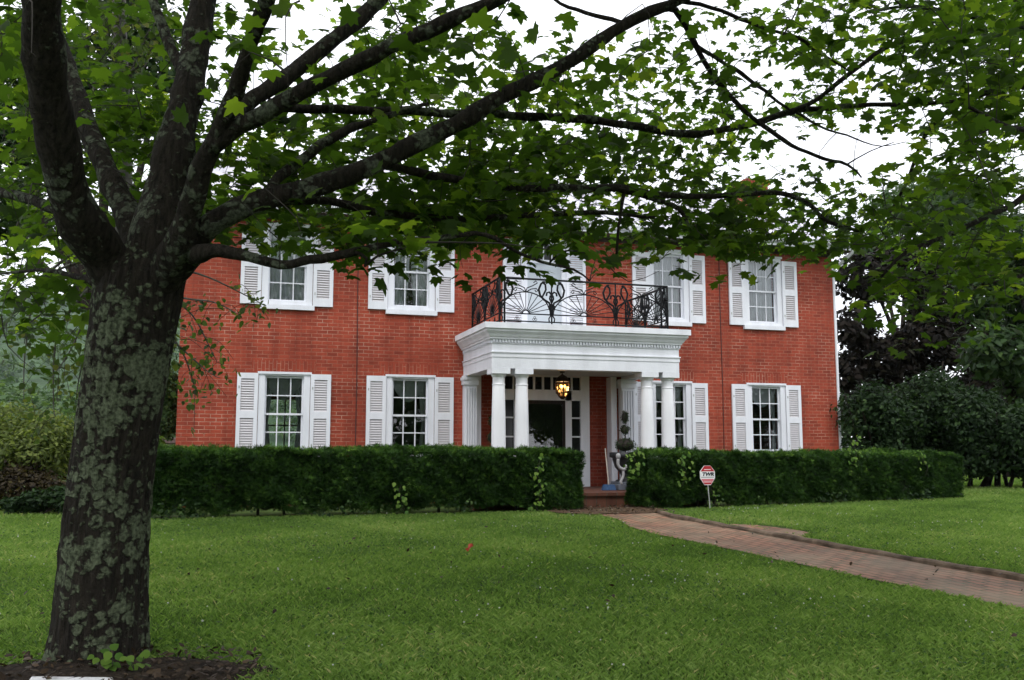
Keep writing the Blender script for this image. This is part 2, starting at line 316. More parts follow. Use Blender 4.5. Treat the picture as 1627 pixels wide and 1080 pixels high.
def link(name, me, parent=None, loc=None, bevel=0.0):
    o = bpy.data.objects.new(name, me); COL.objects.link(o)
    if parent:
        o.parent = parent
        if loc is None: me.transform(Matrix.Translation(-root_off(parent)))
        else: o.location = Vector(loc)-root_off(parent)-(parent.location if parent.parent else Vector((0, 0, 0)))
    elif loc is not None: o.location = loc
    if bevel:
        b = o.modifiers.new("bevel", 'BEVEL'); b.width = bevel; b.segments = 2; b.limit_method = 'ANGLE'
    return o
def mesh_np(name, V, T, m, parent=None, tint=None, smooth=False):
    """triangle mesh from numpy arrays"""
    me = bpy.data.meshes.new(name); nv, nf = len(V), len(T)
    V = np.asarray(V, np.float32)
    if parent: V = V-np.array(root_off(parent), np.float32)
    me.vertices.add(nv); me.vertices.foreach_set("co", V.ravel())
    me.loops.add(nf*3); me.loops.foreach_set("vertex_index", np.asarray(T, np.int32).ravel())
    me.polygons.add(nf); me.polygons.foreach_set("loop_start", np.arange(0, nf*3, 3, dtype=np.int32))
    if smooth: me.polygons.foreach_set("use_smooth", np.ones(nf, bool))
    if tint is not None:
        a = me.attributes.new("tint", 'FLOAT', 'POINT'); a.data.foreach_set("value", np.asarray(tint, np.float32))
    me.materials.append(m); me.update(calc_edges=True)
    o = bpy.data.objects.new(name, me); COL.objects.link(o)
    if parent: o.parent = parent
    return o

# leaf shapes: (verts in the leaf plane: x across, y along, z out), triangles
def fan(outline, centre, droop=0.25):
    vs = [centre]+outline; n = len(outline)
    V = np.array([(x, y, -droop*(x*x+0.5*(y-0.35)**2)) for x, y in vs]); T = np.array([(0, i+1, (i+1) % n+1) for i in range(n)])
    return V, T
_h = [(0.0, 0.02), (0.20, -0.10), (0.46, -0.10), (0.40, 0.07), (0.65, 0.33), (0.45, 0.39), (0.43, 0.62), (0.20, 0.57), (0.13, 0.78), (0.0, 0.98)]
MAPLE = fan(_h+[(-x, y) for x, y in _h[-2:0:-1]], (0, 0.25), 0.45)
ROUND = fan([(0, 0), (0.26, 0.1), (0.36, 0.36), (0.22, 0.68), (0, 0.95), (-0.22, 0.68), (-0.36, 0.36), (-0.26, 0.1)], (0, 0.42), 0.5)
OVAL = fan([(0, 0), (0.26, 0.35), (0.16, 0.75), (0, 1.0), (-0.16, 0.75), (-0.26, 0.35)], (0, 0.45), 0.6)
DIA = (np.array([(0, 0, 0), (0.22, 0.5, 0), (0, 1, -0.1), (-0.22, 0.5, 0)], float), np.array([(0, 1, 2), (0, 2, 3)]))
def sprig(n=6, w=0.13, spread=1.25, seed=3):
    r = np.random.default_rng(seed); V = []; T = []
    for i in range(n):
        a = (i/(n-1)-0.5)*spread*2; l = 1-0.35*abs(a); el = r.uniform(-0.35, 0.35)
        d = np.array([math.sin(a)*math.cos(el), math.cos(a)*math.cos(el), math.sin(el)]); p = np.array([math.cos(a), -math.sin(a), r.uniform(-.4, .4)])
        b = len(V); V += [(0, 0, 0), tuple(d*l*0.5+p*w*0.5), tuple(d*l), tuple(d*l*0.5-p*w*0.5)]; T += [(b, b+1, b+2), (b, b+2, b+3)]
    return np.array(V, float), np.array(T)
SPRIG = sprig()
CLUMP = sprig(7, 0.34, 1.5, 5)      # spray of leaves for far trees
def unit(a): return a/(np.linalg.norm(a, axis=1)[:, None]+1e-9)
def leaves(name, m, shape, pos, nrm, size, tint, parent=None, along=None, rng=RNG):
    V0, T0 = shape; n = len(pos); k = len(V0)
    nrm = unit(np.asarray(nrm, float)); a = rng.normal(size=(n, 3)) if along is None else np.asarray(along, float)
    a = a-nrm*np.sum(a*nrm, axis=1)[:, None]; a = unit(a); b = np.cross(a, nrm)
    size = np.broadcast_to(np.asarray(size, float), (n,))[:, None, None]
    V = np.asarray(pos)[:, None, :]+size*(V0[None, :, 0, None]*b[:, None, :]+V0[None, :, 1, None]*a[:, None, :]+V0[None, :, 2, None]*nrm[:, None, :])
    T = (np.arange(n)[:, None, None]*k+T0[None]).reshape(-1, 3)
    return mesh_np(name, V.reshape(-1, 3), T, m, parent, np.repeat(tint, k))
def spline(pts, step=0.15):
    P = np.asarray(pts, float); n = len(P); out = []
    for i in range(n-1):
        p0, p1, p2, p3 = P[max(i-1, 0)], P[i], P[i+1], P[min(i+2, n-1)]
        L = np.linalg.norm((p2-p1)[:3]); k = max(2, int(L/step))
        for t in np.arange(k)/k:
            out.append(0.5*((2*p1)+(-p0+p2)*t+(2*p0-5*p1+4*p2-p3)*t*t+(-p0+3*p1-3*p2+p3)*t**3))
    out.append(P[-1]); return np.array(out)
def noise2(x, y, s):
    return (np.sin(x*1.3*s+0.7*y*s+1.1)+np.sin(-0.8*x*s+1.7*y*s+2.3)+np.sin(2.1*x*s+1.1*y*s+0.4)*0.6+np.sin(3.7*x*s-2.9*y*s)*0.4)/3

#==GEOMETRY==
def sub(mb, name, mats, part, smooth=False):      # sub-part built in its part's own coordinates
    o = mb.build(name, mats, None, smooth); o.parent = part; return o
def dup(o, parent, loc=None):
    c = o.copy(); COL.objects.link(c); c.parent = parent
    if loc is not None: c.location = loc
    for ch in o.children: dup(ch, c)
    return c

# ================================================================= GROUND
gx = np.unique(np.concatenate([np.linspace(-600, -30, 24), np.linspace(-30, 40, 90), np.linspace(40, 600, 24)]))
gy = np.unique(np.concatenate([np.linspace(-120, -30, 10), np.linspace(-30, 12, 80), np.linspace(12, 1200, 40)]))
X, Y = np.meshgrid(gx, gy); Z = gz(X, Y)-0.004
Z = Z+upper(X, Y)-.02
fall = np.clip((Y-30)/60, 0, 1); Z = Z-fall*3.0            # the ground drops to a valley behind the house
nx, ny = len(gx), len(gy); idx = np.arange(nx*ny).reshape(ny, nx)
q = np.stack([idx[:-1, :-1], idx[:-1, 1:], idx[1:, 1:], idx[1:, :-1]], -1).reshape(-1, 4)
T = np.concatenate([q[:, [0, 1, 2]], q[:, [0, 2, 3]]])
tag(mesh_np('ground', np.stack([X, Y, Z], -1).reshape(-1, 3), T, M['ground'], smooth=True), kind='structure')

# hills beyond the valley
hx = np.linspace(-700, 500, 90); hy = np.linspace(260, 1150, 70); X, Y = np.meshgrid(hx, hy)
ridge = np.clip((Y-260)/560, 0, 1)
H = -4+np.clip((160-X)/220, 0, 1)*ridge**1.15*(150+26*np.sin(X/170+0.6)+18*np.sin(X/71))+ridge*7*noise2(X, Y, 0.05)+2.6*noise2(X, Y, 0.31)
idx = np.arange(90*70).reshape(70, 90); q = np.stack([idx[:-1, :-1], idx[:-1, 1:], idx[1:, 1:], idx[1:, :-1]], -1).reshape(-1, 4)
M['hill'] = mat('wooded_hill', (0.04, 0.072, 0.03), 0.95, 0.6, 0.09, 1.0, 0.25, 0.1)
tag(mesh_np('hills', np.stack([X, Y, H], -1).reshape(-1, 3), np.concatenate([q[:, [0, 1, 2]], q[:, [0, 2, 3]]]), M['hill'], smooth=True), kind='structure')

# ---------------------------------------------------------------- brick path, kerb
PL = spline([(6.95, -3.75), (7.0, -4.3), (7.1, -5.2), (6.82, -6.4), (6.85, -7.3), (6.95, -8.15), (7.08, -9.45), (7.2, -10.56), (7.36, -11.7), (7.58, -13), (7.8, -15), (8.0, -20)], 0.3)
PR = spline([(8.15, -3.75), (8.15, -4.4), (8.05, -5.3), (8.17, -6.2), (8.27, -7.2), (8.33, -8.2), (8.40, -9.1), (8.54, -9.9), (8.66, -10.8), (8.76, -11.85), (8.9, -13.5), (9.1, -16), (9.3, -20)], 0.3)
def edge_x(P, y): return np.interp(-np.asarray(y, float), -P[:, 1], P[:, 0])
ys = np.linspace(-3.4, -20, 90); mb = MB(); vs = []; nxp = 7
for y in ys:
    xl, xr = float(edge_x(PL, y)), float(edge_x(PR, y))
    for i in range(nxp):
        x = xl+(xr-xl)*i/(nxp-1); vs.append((x, y, float(gz(x, y))+0.016+0.008*float(noise2(x, y, 2.7))))
fs = [(j*nxp+i, j*nxp+i+1, (j+1)*nxp+i+1, (j+1)*nxp+i) for j in range(len(ys)-1) for i in range(nxp-1)]
mb.add(vs, fs); tag(mb.build('path', M['paver'], None, True), kind='structure')
mb = MB(); ring = []
for i, y in enumerate(np.linspace(-4.55, -20, 130)):
    x = float(edge_x(PR, y)); z = float(gz(x, y)); wob = 0.010*math.sin(i*.31)+0.005*math.sin(i*1.3); hgt = 0.066+0.010*math.sin(i*0.23)+0.005*math.sin(i*.9)
    ring.append([(x+wob*0.5, y, z-0.05), (x+0.005+wob, y, z+hgt-0.02), (x+0.025+wob, y, z+hgt), (x+0.075+wob, y, z+hgt+0.004), (x+0.10, y, z+hgt-0.03), (x+0.11, y, z-0.05)])
n = 6; mb.add([p for r in ring for p in r], [(j*n+k, j*n+(k+1) % n, (j+1)*n+(k+1) % n, (j+1)*n+k) for j in range(len(ring)-1) for k in range(n)])
tag(mb.build('kerb', M['kerb'], None, False), kind='structure')
mb = MB(); pp = [(8.38, -6.55), (8.72, -6.75), (8.98, -7.45), (8.94, -7.95), (8.50, -8.3)]
mb.add([(x, y, float(gz(x, y))+0.047) for x, y in pp], [list(range(5))[::-1]]); tag(mb.build('brick_patch', M['paver']), kind='structure')
# trodden soil where path meets the step
mb = MB(); pp = [(6.3, -3.3), (6.45, -4.15), (6.9, -4.55), (7.4, -4.4), (8.0, -4.55), (8.6, -4.0), (8.6, -3.3)]
mb.add([(x, y, float(gz(x, y))+0.030) for x, y in pp], [list(range(7))]); tag(mb.build('soil', M['soil']), kind='structure')
# mulch round the maple
mb = MB(); vs = [(0.15, -13.4, -0.22)]; k = 40
for rr, zz in ((0.5, 0.045), (0.85, 0.035), (1.15, 0.0)):
    for i in range(k):
        a = 2*math.pi*i/k; r = rr*(1+0.10*math.sin(3*a+1)+0.06*math.sin(7*a)); x, y = 0.15+0.86*r*math.cos(a), -13.4+0.60*r*math.sin(a)
        vs.append((x, y, float(gz(x, y))+zz+0.004+(0.012*math.sin(i*2.3) if rr < 1 else 0)))
fs = [(0, 1+i, 1+(i+1) % k) for i in range(k)]+[(1+j*k+i, 1+(j+1)*k+i, 1+(j+1)*k+(i+1) % k, 1+j*k+(i+1) % k) for j in range(2) for i in range(k)]
mb.add(vs, fs); tag(mb.build('mulch_bed', M['mulch'], None, True), kind='structure')

# ================================================================= HOUSE
house = thing('brick_house', 'two-storey red brick house with white shutters and a columned porch', 'house', (7.6, 0, 0))
WX = [2.05, 4.645, 10.72, 13.22]; OW, HW = 0.50, 15.2
LZ0, LZ1 = 1.0, 2.685; UZ0, UZ1 = 4.08, 5.77       # window openings
BD = (7.21, 8.10, 3.6, 5.80)                        # balcony door opening
EN = (6.14, 9.29, 0.0, 2.80)                        # entry recess opening
WT = 5.96; DEPTH = 8.4; TH = 0.32
holes = [(x-OW, x+OW, LZ0, LZ1) for x in WX]+[(x-OW, x+OW, UZ0, UZ1) for x in WX]+[BD, EN]
def holed_wall(mb, x0, x1, z0, z1, y0, y1, holes):
    xs = sorted({x0, x1, *[h[0] for h in holes], *[h[1] for h in holes]}); zs = sorted({z0, z1, *[h[2] for h in holes], *[h[3] for h in holes]})
    for i in range(len(xs)-1):
        for j in range(len(zs)-1):
            cx, cz = (xs[i]+xs[i+1])/2, (zs[j]+zs[j+1])/2
            if any(h[0] < cx < h[1] and h[2] < cz < h[3] for h in holes): continue
            for y, r in ((y0, 0), (y1, 1)):
                p = [(xs[i], y, zs[j]), (xs[i+1], y, zs[j]), (xs[i+1], y, zs[j+1]), (xs[i], y, zs[j+1])]; mb.add(p[::-1] if r else p, [(0, 1, 2, 3)])
    for h in holes:
        a, b, c, d = h
        for p in ([(a, y0, c), (a, y1, c), (a, y1, d), (a, y0, d)], [(b, y0, c), (b, y0, d), (b, y1, d), (b, y1, c)],
                  [(a, y0, d), (a, y1, d), (b, y1, d), (b, y0, d)], [(a, y0, c), (b, y0, c), (b, y1, c), (a, y1, c)]): mb.add(p, [(0, 1, 2, 3)])
mb = MB(); holed_wall(mb, 0, HW, -0.4, WT, 0, TH, holes); mb.build('wall', M['brick'], house)
mb = MB(); mb.box(0, TH, TH+.001, DEPTH, -0.4, WT); mb.add([(0.001, 0, WT), (0.001, DEPTH, WT), (0.001, DEPTH/2, WT+2.3)], [(0, 2, 1)]); mb.build('wall', M['brick'], house)
mb = MB(); mb.box(HW-TH, HW, TH+.001, DEPTH, -0.4, WT); mb.add([(HW-.001, 0, WT), (HW-.001, DEPTH, WT), (HW-.001, DEPTH/2, WT+2.3)], [(0, 1, 2)]); mb.build('wall', M['brick'], house)
mb = MB(); holed_wall(mb, TH, HW-TH, -.4, WT, DEPTH-TH, DEPTH-.002, [(1.95, 3.2, 1.05, 2.6)]); mb.build('wall', M['brick'], house)
mb = MB()
for x in (1.95, 2.56, 3.16): mb.box(x, x+.04, DEPTH-.2, DEPTH-.16, 1.05, 2.6)
for z in (1.05, 1.8, 2.56): mb.box(1.95, 3.2, DEPTH-.205, DEPTH-.155, z, z+.04)
mb.build('rear_window', M['white'], house)
# recess back wall + interior
mb = MB(); mb.box(EN[0]-.05, EN[1]+.05, TH+.003, TH+.2, -0.3, 3.2); mb.build('recess_wall', M['brick'], house)
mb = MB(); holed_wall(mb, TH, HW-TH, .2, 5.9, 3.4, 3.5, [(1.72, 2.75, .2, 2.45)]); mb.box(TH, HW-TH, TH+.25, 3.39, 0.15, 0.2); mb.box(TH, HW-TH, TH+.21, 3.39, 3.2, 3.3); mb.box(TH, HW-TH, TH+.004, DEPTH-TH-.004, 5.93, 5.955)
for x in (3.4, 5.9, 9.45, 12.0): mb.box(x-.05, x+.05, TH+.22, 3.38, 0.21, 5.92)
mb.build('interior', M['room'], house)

# roof: standing slopes, gutter, soffit, chimney
EZ, EY, RX0, RX1 = 6.13, -0.55, -0.3, HW+0.3; RZ = EZ+(DEPTH/2-EY)*0.485
mb = MB(); t = 0.07; y2 = DEPTH+0.55
mb.add([(RX0, EY, EZ), (RX1, EY, EZ), (RX1, DEPTH/2, RZ), (RX0, DEPTH/2, RZ), (RX0, y2, EZ), (RX1, y2, EZ),
        (RX0, EY, EZ-t), (RX1, EY, EZ-t), (RX1, DEPTH/2, RZ-t), (RX0, DEPTH/2, RZ-t), (RX0, y2, EZ-t), (RX1, y2, EZ-t)],
       [(0, 1, 2, 3), (3, 2, 5, 4), (7, 6, 9, 8), (8, 9, 10, 11), (0, 6, 7, 1), (5, 11, 10, 4), (1, 7, 8, 2), (2, 8, 11, 5), (0, 3, 9, 6), (3, 4, 10, 9)])
roof = mb.build('roof', M['roof'], house)
mb = MB(); nrm = Vector((0, -0.485, 1)).normalized()
for i in range(38):
    x = RX0+0.2+i*0.408
    p = [(x-.012, EY, EZ+.001), (x+.012, EY, EZ+.001), (x+.012, DEPTH/2, RZ+.001), (x-.012, DEPTH/2, RZ+.001)]
    q = [(a, b+nrm.y*.03, c+nrm.z*.03) for a, b, c in p]; mb.add(p+q, [(4, 5, 6, 7), (0, 1, 5, 4), (1, 2, 6, 5), (3, 0, 4, 7), (2, 3, 7, 6)])
mb.build('roof_seam', M['roof'], roof)
mb = MB(); mb.box(14.45, 15.12, 2.6, 3.4, 6.5, 8.42); mb.box(14.39, 15.18, 2.54, 3.46, 8.421, 8.50); mb.box(14.45, 15.12, 2.6, 3.4, 8.501, 8.57); mb.build('chimney', M['brick'], roof)
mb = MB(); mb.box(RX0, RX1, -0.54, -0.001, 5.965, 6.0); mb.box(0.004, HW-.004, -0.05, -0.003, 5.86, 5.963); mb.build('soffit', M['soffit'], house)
mb = MB(); mb.sweep_x([(-0.56, 6.01), (-0.66, 6.03), (-0.68, 6.13), (-0.665, 6.15), (-0.65, 6.13), (-0.56, 6.13)], RX0-.02, RX1+.02); mb.sweep_x([(-0.545, 5.94), (-0.57, 5.94), (-0.57, 6.005), (-0.545, 6.005)], RX0, RX1); mb.build('gutter', M['white'], house)
mb = MB(); mb.tube(spline([(15.44, -0.58, 6.02), (15.42, -0.5, 5.9), (15.30, -0.08, 5.62), (15.262, 0.04, 5.45), (15.262, 0.05, 4.0), (15.262, 0.05, 1.5), (15.28, 0.05, 0.1)], 0.3), 0.045, 8); mb.build('downspout', M['white'], house, True)
for x in (3.502, 12.058):
    mb = MB(); mb.tube([(x, -0.014, 0.1), (x+.01, -0.014, 2.5), (x-.008, -0.014, 4.5), (x, -0.011, 5.9)], 0.009, 6); mb.build('conductor_cable', M['cable'], house)

# ---- windows
def window_part(z0, z1, gz0, gz1, rail, kind):
    """origin: opening centre on the wall face, z=0"""
    mb = MB(); y0, y1 = -0.025, 0.10
    mb.box(-OW-.01, -0.385, y0, y1, z0, z1); mb.box(0.385, OW+.01, y0, y1, z0, z1); mb.box(-0.385, 0.385, y0, y1, gz1+.045, z1)
    mb.box(-OW-.035, OW+.035, y0-.03, y0, z1-.035, z1+.012); mb.box(-0.385, 0.385, y0, y1, z0, gz0-.04)
    win = mb.build('window', M['white']); win.parent = house
    mb = MB(); mb.box(-OW-.055, OW+.055, -0.075, 0.05, z0-.10, z0-.002); sub(mb, 'sill', M['white'], win)
    for (a, b, y) in ((rail+.02, gz1, .045), (gz0, rail-.02, .075)):      # two six-pane sashes
        mb = MB()
        mb.box(-.385, -.35, y, y+.03, a-.04, b+.045); mb.box(.35, .385, y, y+.03, a-.04, b+.045)
        mb.box(-.35, .35, y, y+.03, b, b+.045); mb.box(-.35, .35, y, y+.03, a-.04, a)
        for x in (-.127, .127): mb.box(x-.011, x+.011, y+.003, y+.027, a, b)
        mb.box(-.35, .35, y+.005, y+.025, (a+b)/2-.011, (a+b)/2+.011)
        sub(mb, 'sash', M['white'], win)
        mb = MB(); mb.add([(-.36, y+.015, a-.02), (.36, y+.015, a-.02), (.36, y+.015, b+.02), (-.36, y+.015, b+.02)], [(0, 1, 2, 3)]); sub(mb, 'glass_pane', M['glass'], win)
    return win
def drape(mb, edge, z0, z1, y, pleats, amp, nz=14):
    """edge(t, s): x of the cloth, s 0 bottom..1 top, t 0..1 across"""
    n = pleats*6; vs = []
    for j in range(nz+1):
        s = j/nz
        for i in range(n+1):
            t = i/n; vs.append((edge(t, s), y+amp*math.sin(2*math.pi*pleats*t+0.6*math.sin(7*t))*(1-0.3*s)+0.01*math.sin(13*t+3*s), z0+(z1-z0)*s))
    mb.add(vs, [(j*(n+1)+i, j*(n+1)+i+1, (j+1)*(n+1)+i+1, (j+1)*(n+1)+i) for j in range(nz) for i in range(n)])
def curtains(win, kind, z0, z1, rail):
    mb = MB()
    if kind == 'full':
        drape(mb, lambda t, s: -.36+.72*t, z0, z1, .17, 9, .022)
    elif kind == 'parted':
        gap = lambda s: .012+.075*max(0, 0.42-s)/0.42
        drape(mb, lambda t, s: -.36+(.36-gap(s)-.01)*t, z0, z1, .17, 4, .022); drape(mb, lambda t, s: .36-(.36-gap(s)-.01)*t, z0, z1, .172, 4, .022)
    else:                                    # swag valance with tied-back side panels
        vs = []; n = 24; nz = 10
        for j in range(nz+1):
            for i in range(n+1):
                t = i/n; s = j/nz; sag = 0.10+0.40*math.sin(math.pi*t)**0.8
                vs.append((-.37+.74*t, .17+.018*math.sin(s*30+4*math.sin(math.pi*t)), z1+.03-s*sag))
        mb.add(vs, [(j*(n+1)+i, (j+1)*(n+1)+i, (j+1)*(n+1)+i+1, j*(n+1)+i+1) for j in range(nz) for i in range(n)])
        tie = lambda s: .06+.13*abs(s-.42)**0.8
        if kind != 'right': drape(mb, lambda t, s: -.36+tie(s)*t, z0, z1-.1, .20, 3, .014)
        if kind != 'left': drape(mb, lambda t, s: .36-tie(s)*t, z0, z1-.1, .20, 3, .014)
    sub(mb, 'curtain', M['curtain'] if kind in ('full', 'parted') else M['sheer'], win, True)
base = Vector((7.6, 0, 0))
for x, kl, ku in zip(WX, ('swag', 'right', 'swag', 'swag'), ('full', 'parted', 'full', 'full')):
    wl = window_part(LZ0, LZ1, 1.13, 2.575, 1.84, kl); wl.location = Vector((x, 0, 0))-base; curtains(wl, kl, 1.10, 2.6, 1.84)
    wu = window_part(UZ0, UZ1, 4.20, 5.63, 4.92, ku); wu.location = Vector((x, 0, 0))-base; curtains(wu, ku, 4.17, 5.66, 4.92)
    # soldier course above the lower windows
    mb = MB(); mb.box(x-.66, x+.62, -.004, .01, 2.70, 2.925); mb.build('soldier_course', M['soldier'], house)

# ---- shutters
def shutter_part(h):
    mb = MB(); wd = .205
    mb.box(-wd, -wd+.075, -.045, 0, 0, h); mb.box(wd-.075, wd, -.045, 0, 0, h)
    m1 = h*.475
    for a, b in ((0, .165), (m1, m1+.145), (h-.115, h)): mb.box(-wd+.075, wd-.075, -.044, -.001, a, b)
    s = mb.build('shutter', M['white']); s.parent = house
    for a, b in ((.165, m1), (m1+.145, h-.115)):
        mb = MB(); n = int((b-a)/.047)
        for i in range(n):
            z = a+(i+.5)*(b-a)/n
            mb.add([(-wd+.075, -.036, z-.026), (wd-.075, -.036, z-.026), (wd-.075, -.008, z+.020), (-wd+.075, -.008, z+.020),
                    (-wd+.075, -.030, z-.029), (wd-.075, -.030, z-.029), (wd-.075, -.002, z+.017), (-wd+.075, -.002, z+.017)],
                   [(0, 1, 2, 3), (7, 6, 5, 4), (0, 4, 5, 1), (3, 2, 6, 7)])
        sub(mb, 'louvre_panel', M['louvre'], s)
    for q in (.15, .82): mb = MB(); mb.box(-wd+.03, -wd+.05, -.056, -.0455, h*q, h*q+.05); sub(mb, 'hinge', M['post'], s)
    return s
first = {}
for x in WX:
    for sgn in (-1, 1):
        for z, h in ((0.93, 1.73), (4.07, 1.61)):
            xx = x+sgn*(.93-.205)
            if h not in first: s = first[h] = shutter_part(h)
            else: s = dup(first[h], house)
            s.location = Vector((xx, -.012, z))-base

# ---- balcony door with its tall shutters
mb = MB(); a, b, c, d = BD
mb.box(a-.05, a+.04, -.03, .1, c, d); mb.box(b-.04, b+.06, -.03, .1, c, d); mb.box(a+.04, b-.04, -.03, .1, d-.09, d); mb.box(a-.08, b+.09, -.05, -.031, d-.02, d+.03); mb.box(a+.04, b-.04, .0, .1, 5.28, 5.36)
bd = mb.build('balcony_door', M['white'], house)
mb = MB(); mb.box(a+.04, b-.04, .05, .09, c, 5.28)
for z in (4.98, 5.06, 5.14): mb.box(a+.1, b-.1, .040, .049, z, z+.05)
mb.build('door_leaf', M['doorpaint'], bd)
mb = MB(); mb.box(a+.04, b-.04, .07, .08, 5.36, d-.09); mb.build('transom_glass', M['urn'], bd)
mb = MB()
for i in range(5): x = a+.04+(b-a-.08)*i/4; mb.box(x-.013, x+.013, .05, .069, 5.36, d-.09)
mb.build('muntin', M['white'], bd)
for xc, wd in ((6.93, .25), (8.40, .235)):
    mb = MB(); h0, h1 = 3.6, 5.78
    mb.box(xc-wd, xc-wd+.075, -.045, -.002, h0, h1); mb.box(xc+wd-.075, xc+wd, -.045, -.002, h0, h1)
    for p, q in ((h0, 3.78), (4.28, 4.40), (4.93, 5.06), (5.66, h1)): mb.box(xc-wd+.075, xc+wd-.075, -.044, -.003, p, q)
    s = mb.build('shutter', M['white'], house)
    for p, q in ((3.78, 4.28), (4.40, 4.93), (5.06, 5.66)):
        mb = MB(); n = int((q-p)/.047)
        for i in range(n):
            z = p+(i+.5)*(q-p)/n; x0, x1 = xc-wd+.075, xc+wd-.075
            mb.add([(x0, -.036, z-.026), (x1, -.036, z-.026), (x1, -.01, z+.022), (x0, -.01, z+.022)], [(0, 1, 2, 3)])
        mb.build('louvre_panel', M['white'], s)

# ---- portico
PX0, PX1, PY = 5.80, 9.79, -2.27
mb = MB(); mb.box(5.35, 10.15, -2.66, TH, -0.3, 0.30); mb.box(5.3, 10.2, -2.70, TH+.001, 0.24, 0.298); mb.build('porch_floor', M['floorbrick'], house)
def ring_box(mb, ins, out, z0, z1):     # a U-shaped course projecting 'out' from the entablature line
    x0, x1, y = PX0-out, PX1+out, PY-out
    mb.box(x0, x1, y, y+ins, z0, z1); mb.box(x0, x0+ins, y+ins, -.001, z0, z1); mb.box(x1-ins, x1, y+ins, -.001, z0, z1)
mb = MB(); ring_box(mb, .30, 0, 2.69, 2.905); ring_box(mb, .31, .012, 2.905, 2.99); ring_box(mb, .32, .03, 2.99, 3.012); ring_box(mb, .30, 0, 3.012, 3.17); ring_box(mb, .32, .018, 3.17, 3.185)
ent = mb.build('entablature', M['white'], house)
mb = MB(); st = .062
for i in range(int((PX1-PX0)/st)+1): x = PX0+.01+i*st; mb.box(x, x+.036, PY-.035, PY+.1, 3.19, 3.25)
for i in range(int(2.2/st)): y = PY+.05+i*st; mb.box(PX0-.035, PX0+.1, y, y+.036, 3.19, 3.25); mb.box(PX1-.1, PX1+.035, y, y+.036, 3.19, 3.25)
mb.build('dentil_moulding', M['white'], ent)
mb = MB(); prof = [(.0, 3.186), (.005, 3.252), (.05, 3.255), (.055, 3.285), (.075, 3.30), (.10, 3.345), (.135, 3.385), (.15, 3.40), (.15, 3.445), (.19, 3.447), (.19, 3.56)]
vs = []
for o, z in prof: vs += [(PX0-o, -.002, z), (PX0-o, PY-o, z), (PX1+o, PY-o, z), (PX1+o, -.002, z)]
fs = [(j*4+k, (j+1)*4+k, (j+1)*4+k+1, j*4+k+1) for j in range(len(prof)-1) for k in range(3)]; fs = [f[::-1] for f in fs]; e = (len(prof)-1)*4
fs.append((e, e+1, e+2, e+3)); mb.add(vs, fs); mb.build('cornice', M['white'], house)
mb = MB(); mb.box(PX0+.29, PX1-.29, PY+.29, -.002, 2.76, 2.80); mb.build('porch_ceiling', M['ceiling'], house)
cprof = [(.18, 0), (.18, .05), (.17, .06), (.175, .09), (.165, .12), (.150, .13), (.150, .7), (.143, 1.4), (.128, 2.05), (.126, 2.06), (.135, 2.068), (.135, 2.085), (.124, 2.095), (.124, 2.215), (.135, 2.225), (.148, 2.25), (.16, 2.272), (.16, 2.28)]
c0 = None
for x in (5.985, 6.455, 9.14, 9.605):
    if c0 is None:
        c0 = MB().lathe([(r*.95, z) for r, z in cprof], (0, 0, 0), 32).build('column', M['column'], None, True); c0.parent = house
        md = c0.modifiers.new('edge', 'EDGE_SPLIT'); md.split_angle = rad(40)
        mb = MB(); mb.box(-.185, .185, -.185, .185, 2.281, 2.385); sub(mb, 'capital', M['white'], c0); c = c0
    else: c = dup(c0, house)
    c.location = Vector((x, -2.09, .303))-base
def pilaster(x0, x1):
    mb = MB(); mb.box(x0, x1, -.20, -.001, .31, 2.50); n = 5; wd = (x1-x0)/n
    p = mb.build('pilaster', M['white'], house)
    mb = MB()
    for i in range(n): xc = x0+wd*(i+.5); mb.prism([(xc-wd*.29, .5), (xc+wd*.29, .5), (xc+wd*.29, 2.44), (xc-wd*.29, 2.44)], -.235, -.2005)
    mb.build('fluting', M['white'], p)
    mb = MB(); mb.box(x0-.03, x1+.03, -.24, -.001, 2.501, 2.60); mb.box(x0-.05, x1+.05, -.26, -.001, 2.601, 2.66); mb.box(x0-.02, x1+.02, -.225, -.001, 2.661, 2.70); mb.build('capital', M['white'], p)
pilaster(5.785, 6.055); pilaster(9.41, 9.725)
mb = MB(); mb.box(EN[0]-.055, EN[0]+.045, -.06, -.001, .303, 2.758); mb.build('door_casing', M['white'], house); mb = MB(); mb.box(EN[1]-.075, EN[1]+.06, -.06, -.001, .303, 2.758); mb.box(EN[1]-.03, EN[1]-.001, -.0005, TH, .303, 2.758); mb.build('door_casing', M['white'], house)
# front door with sidelights and transom
y = TH-.10; mb = MB(); SX0, SX1 = 6.60, 8.80
for x0, x1, z0, z1 in ((SX0, 6.80, .303, 2.85), (7.02, 7.13, .303, 2.44), (8.22, 8.37, .303, 2.44), (8.59, SX1, .303, 2.85), (6.80, 8.59, 2.745, 2.85), (6.80, 8.59, 2.22, 2.455), (6.80, 7.02, .303, 1.0), (8.37, 8.59, .303, 1.0)): mb.box(x0, x1, y, TH+.002, z0, z1)
for x in (7.02, 8.37-.0): mb.box(x-.03 if x < 8 else x, x if x < 8 else x+.03, y+.01, TH, 2.456, 2.744)
for x in (7.28, 7.49, 7.70, 7.91, 8.12): mb.box(x-.02, x+.02, y+.01, TH, 2.456, 2.744)
for x0, x1 in ((6.80, 7.02), (8.37, 8.59)):
    for z in (1.41, 1.83): mb.box(x0, x1, y+.01, TH, z-.017, z+.017)
for xc in (6.70, 8.70):          # raised panels
    mb.box(xc-.06, xc+.06, y-.012, y-.0005, .45, .9)
fd = mb.build('front_door', M['white'], house)
mb = MB(); mb.box(7.13, 8.22, TH-.055, TH+.0025, .303, 2.219)
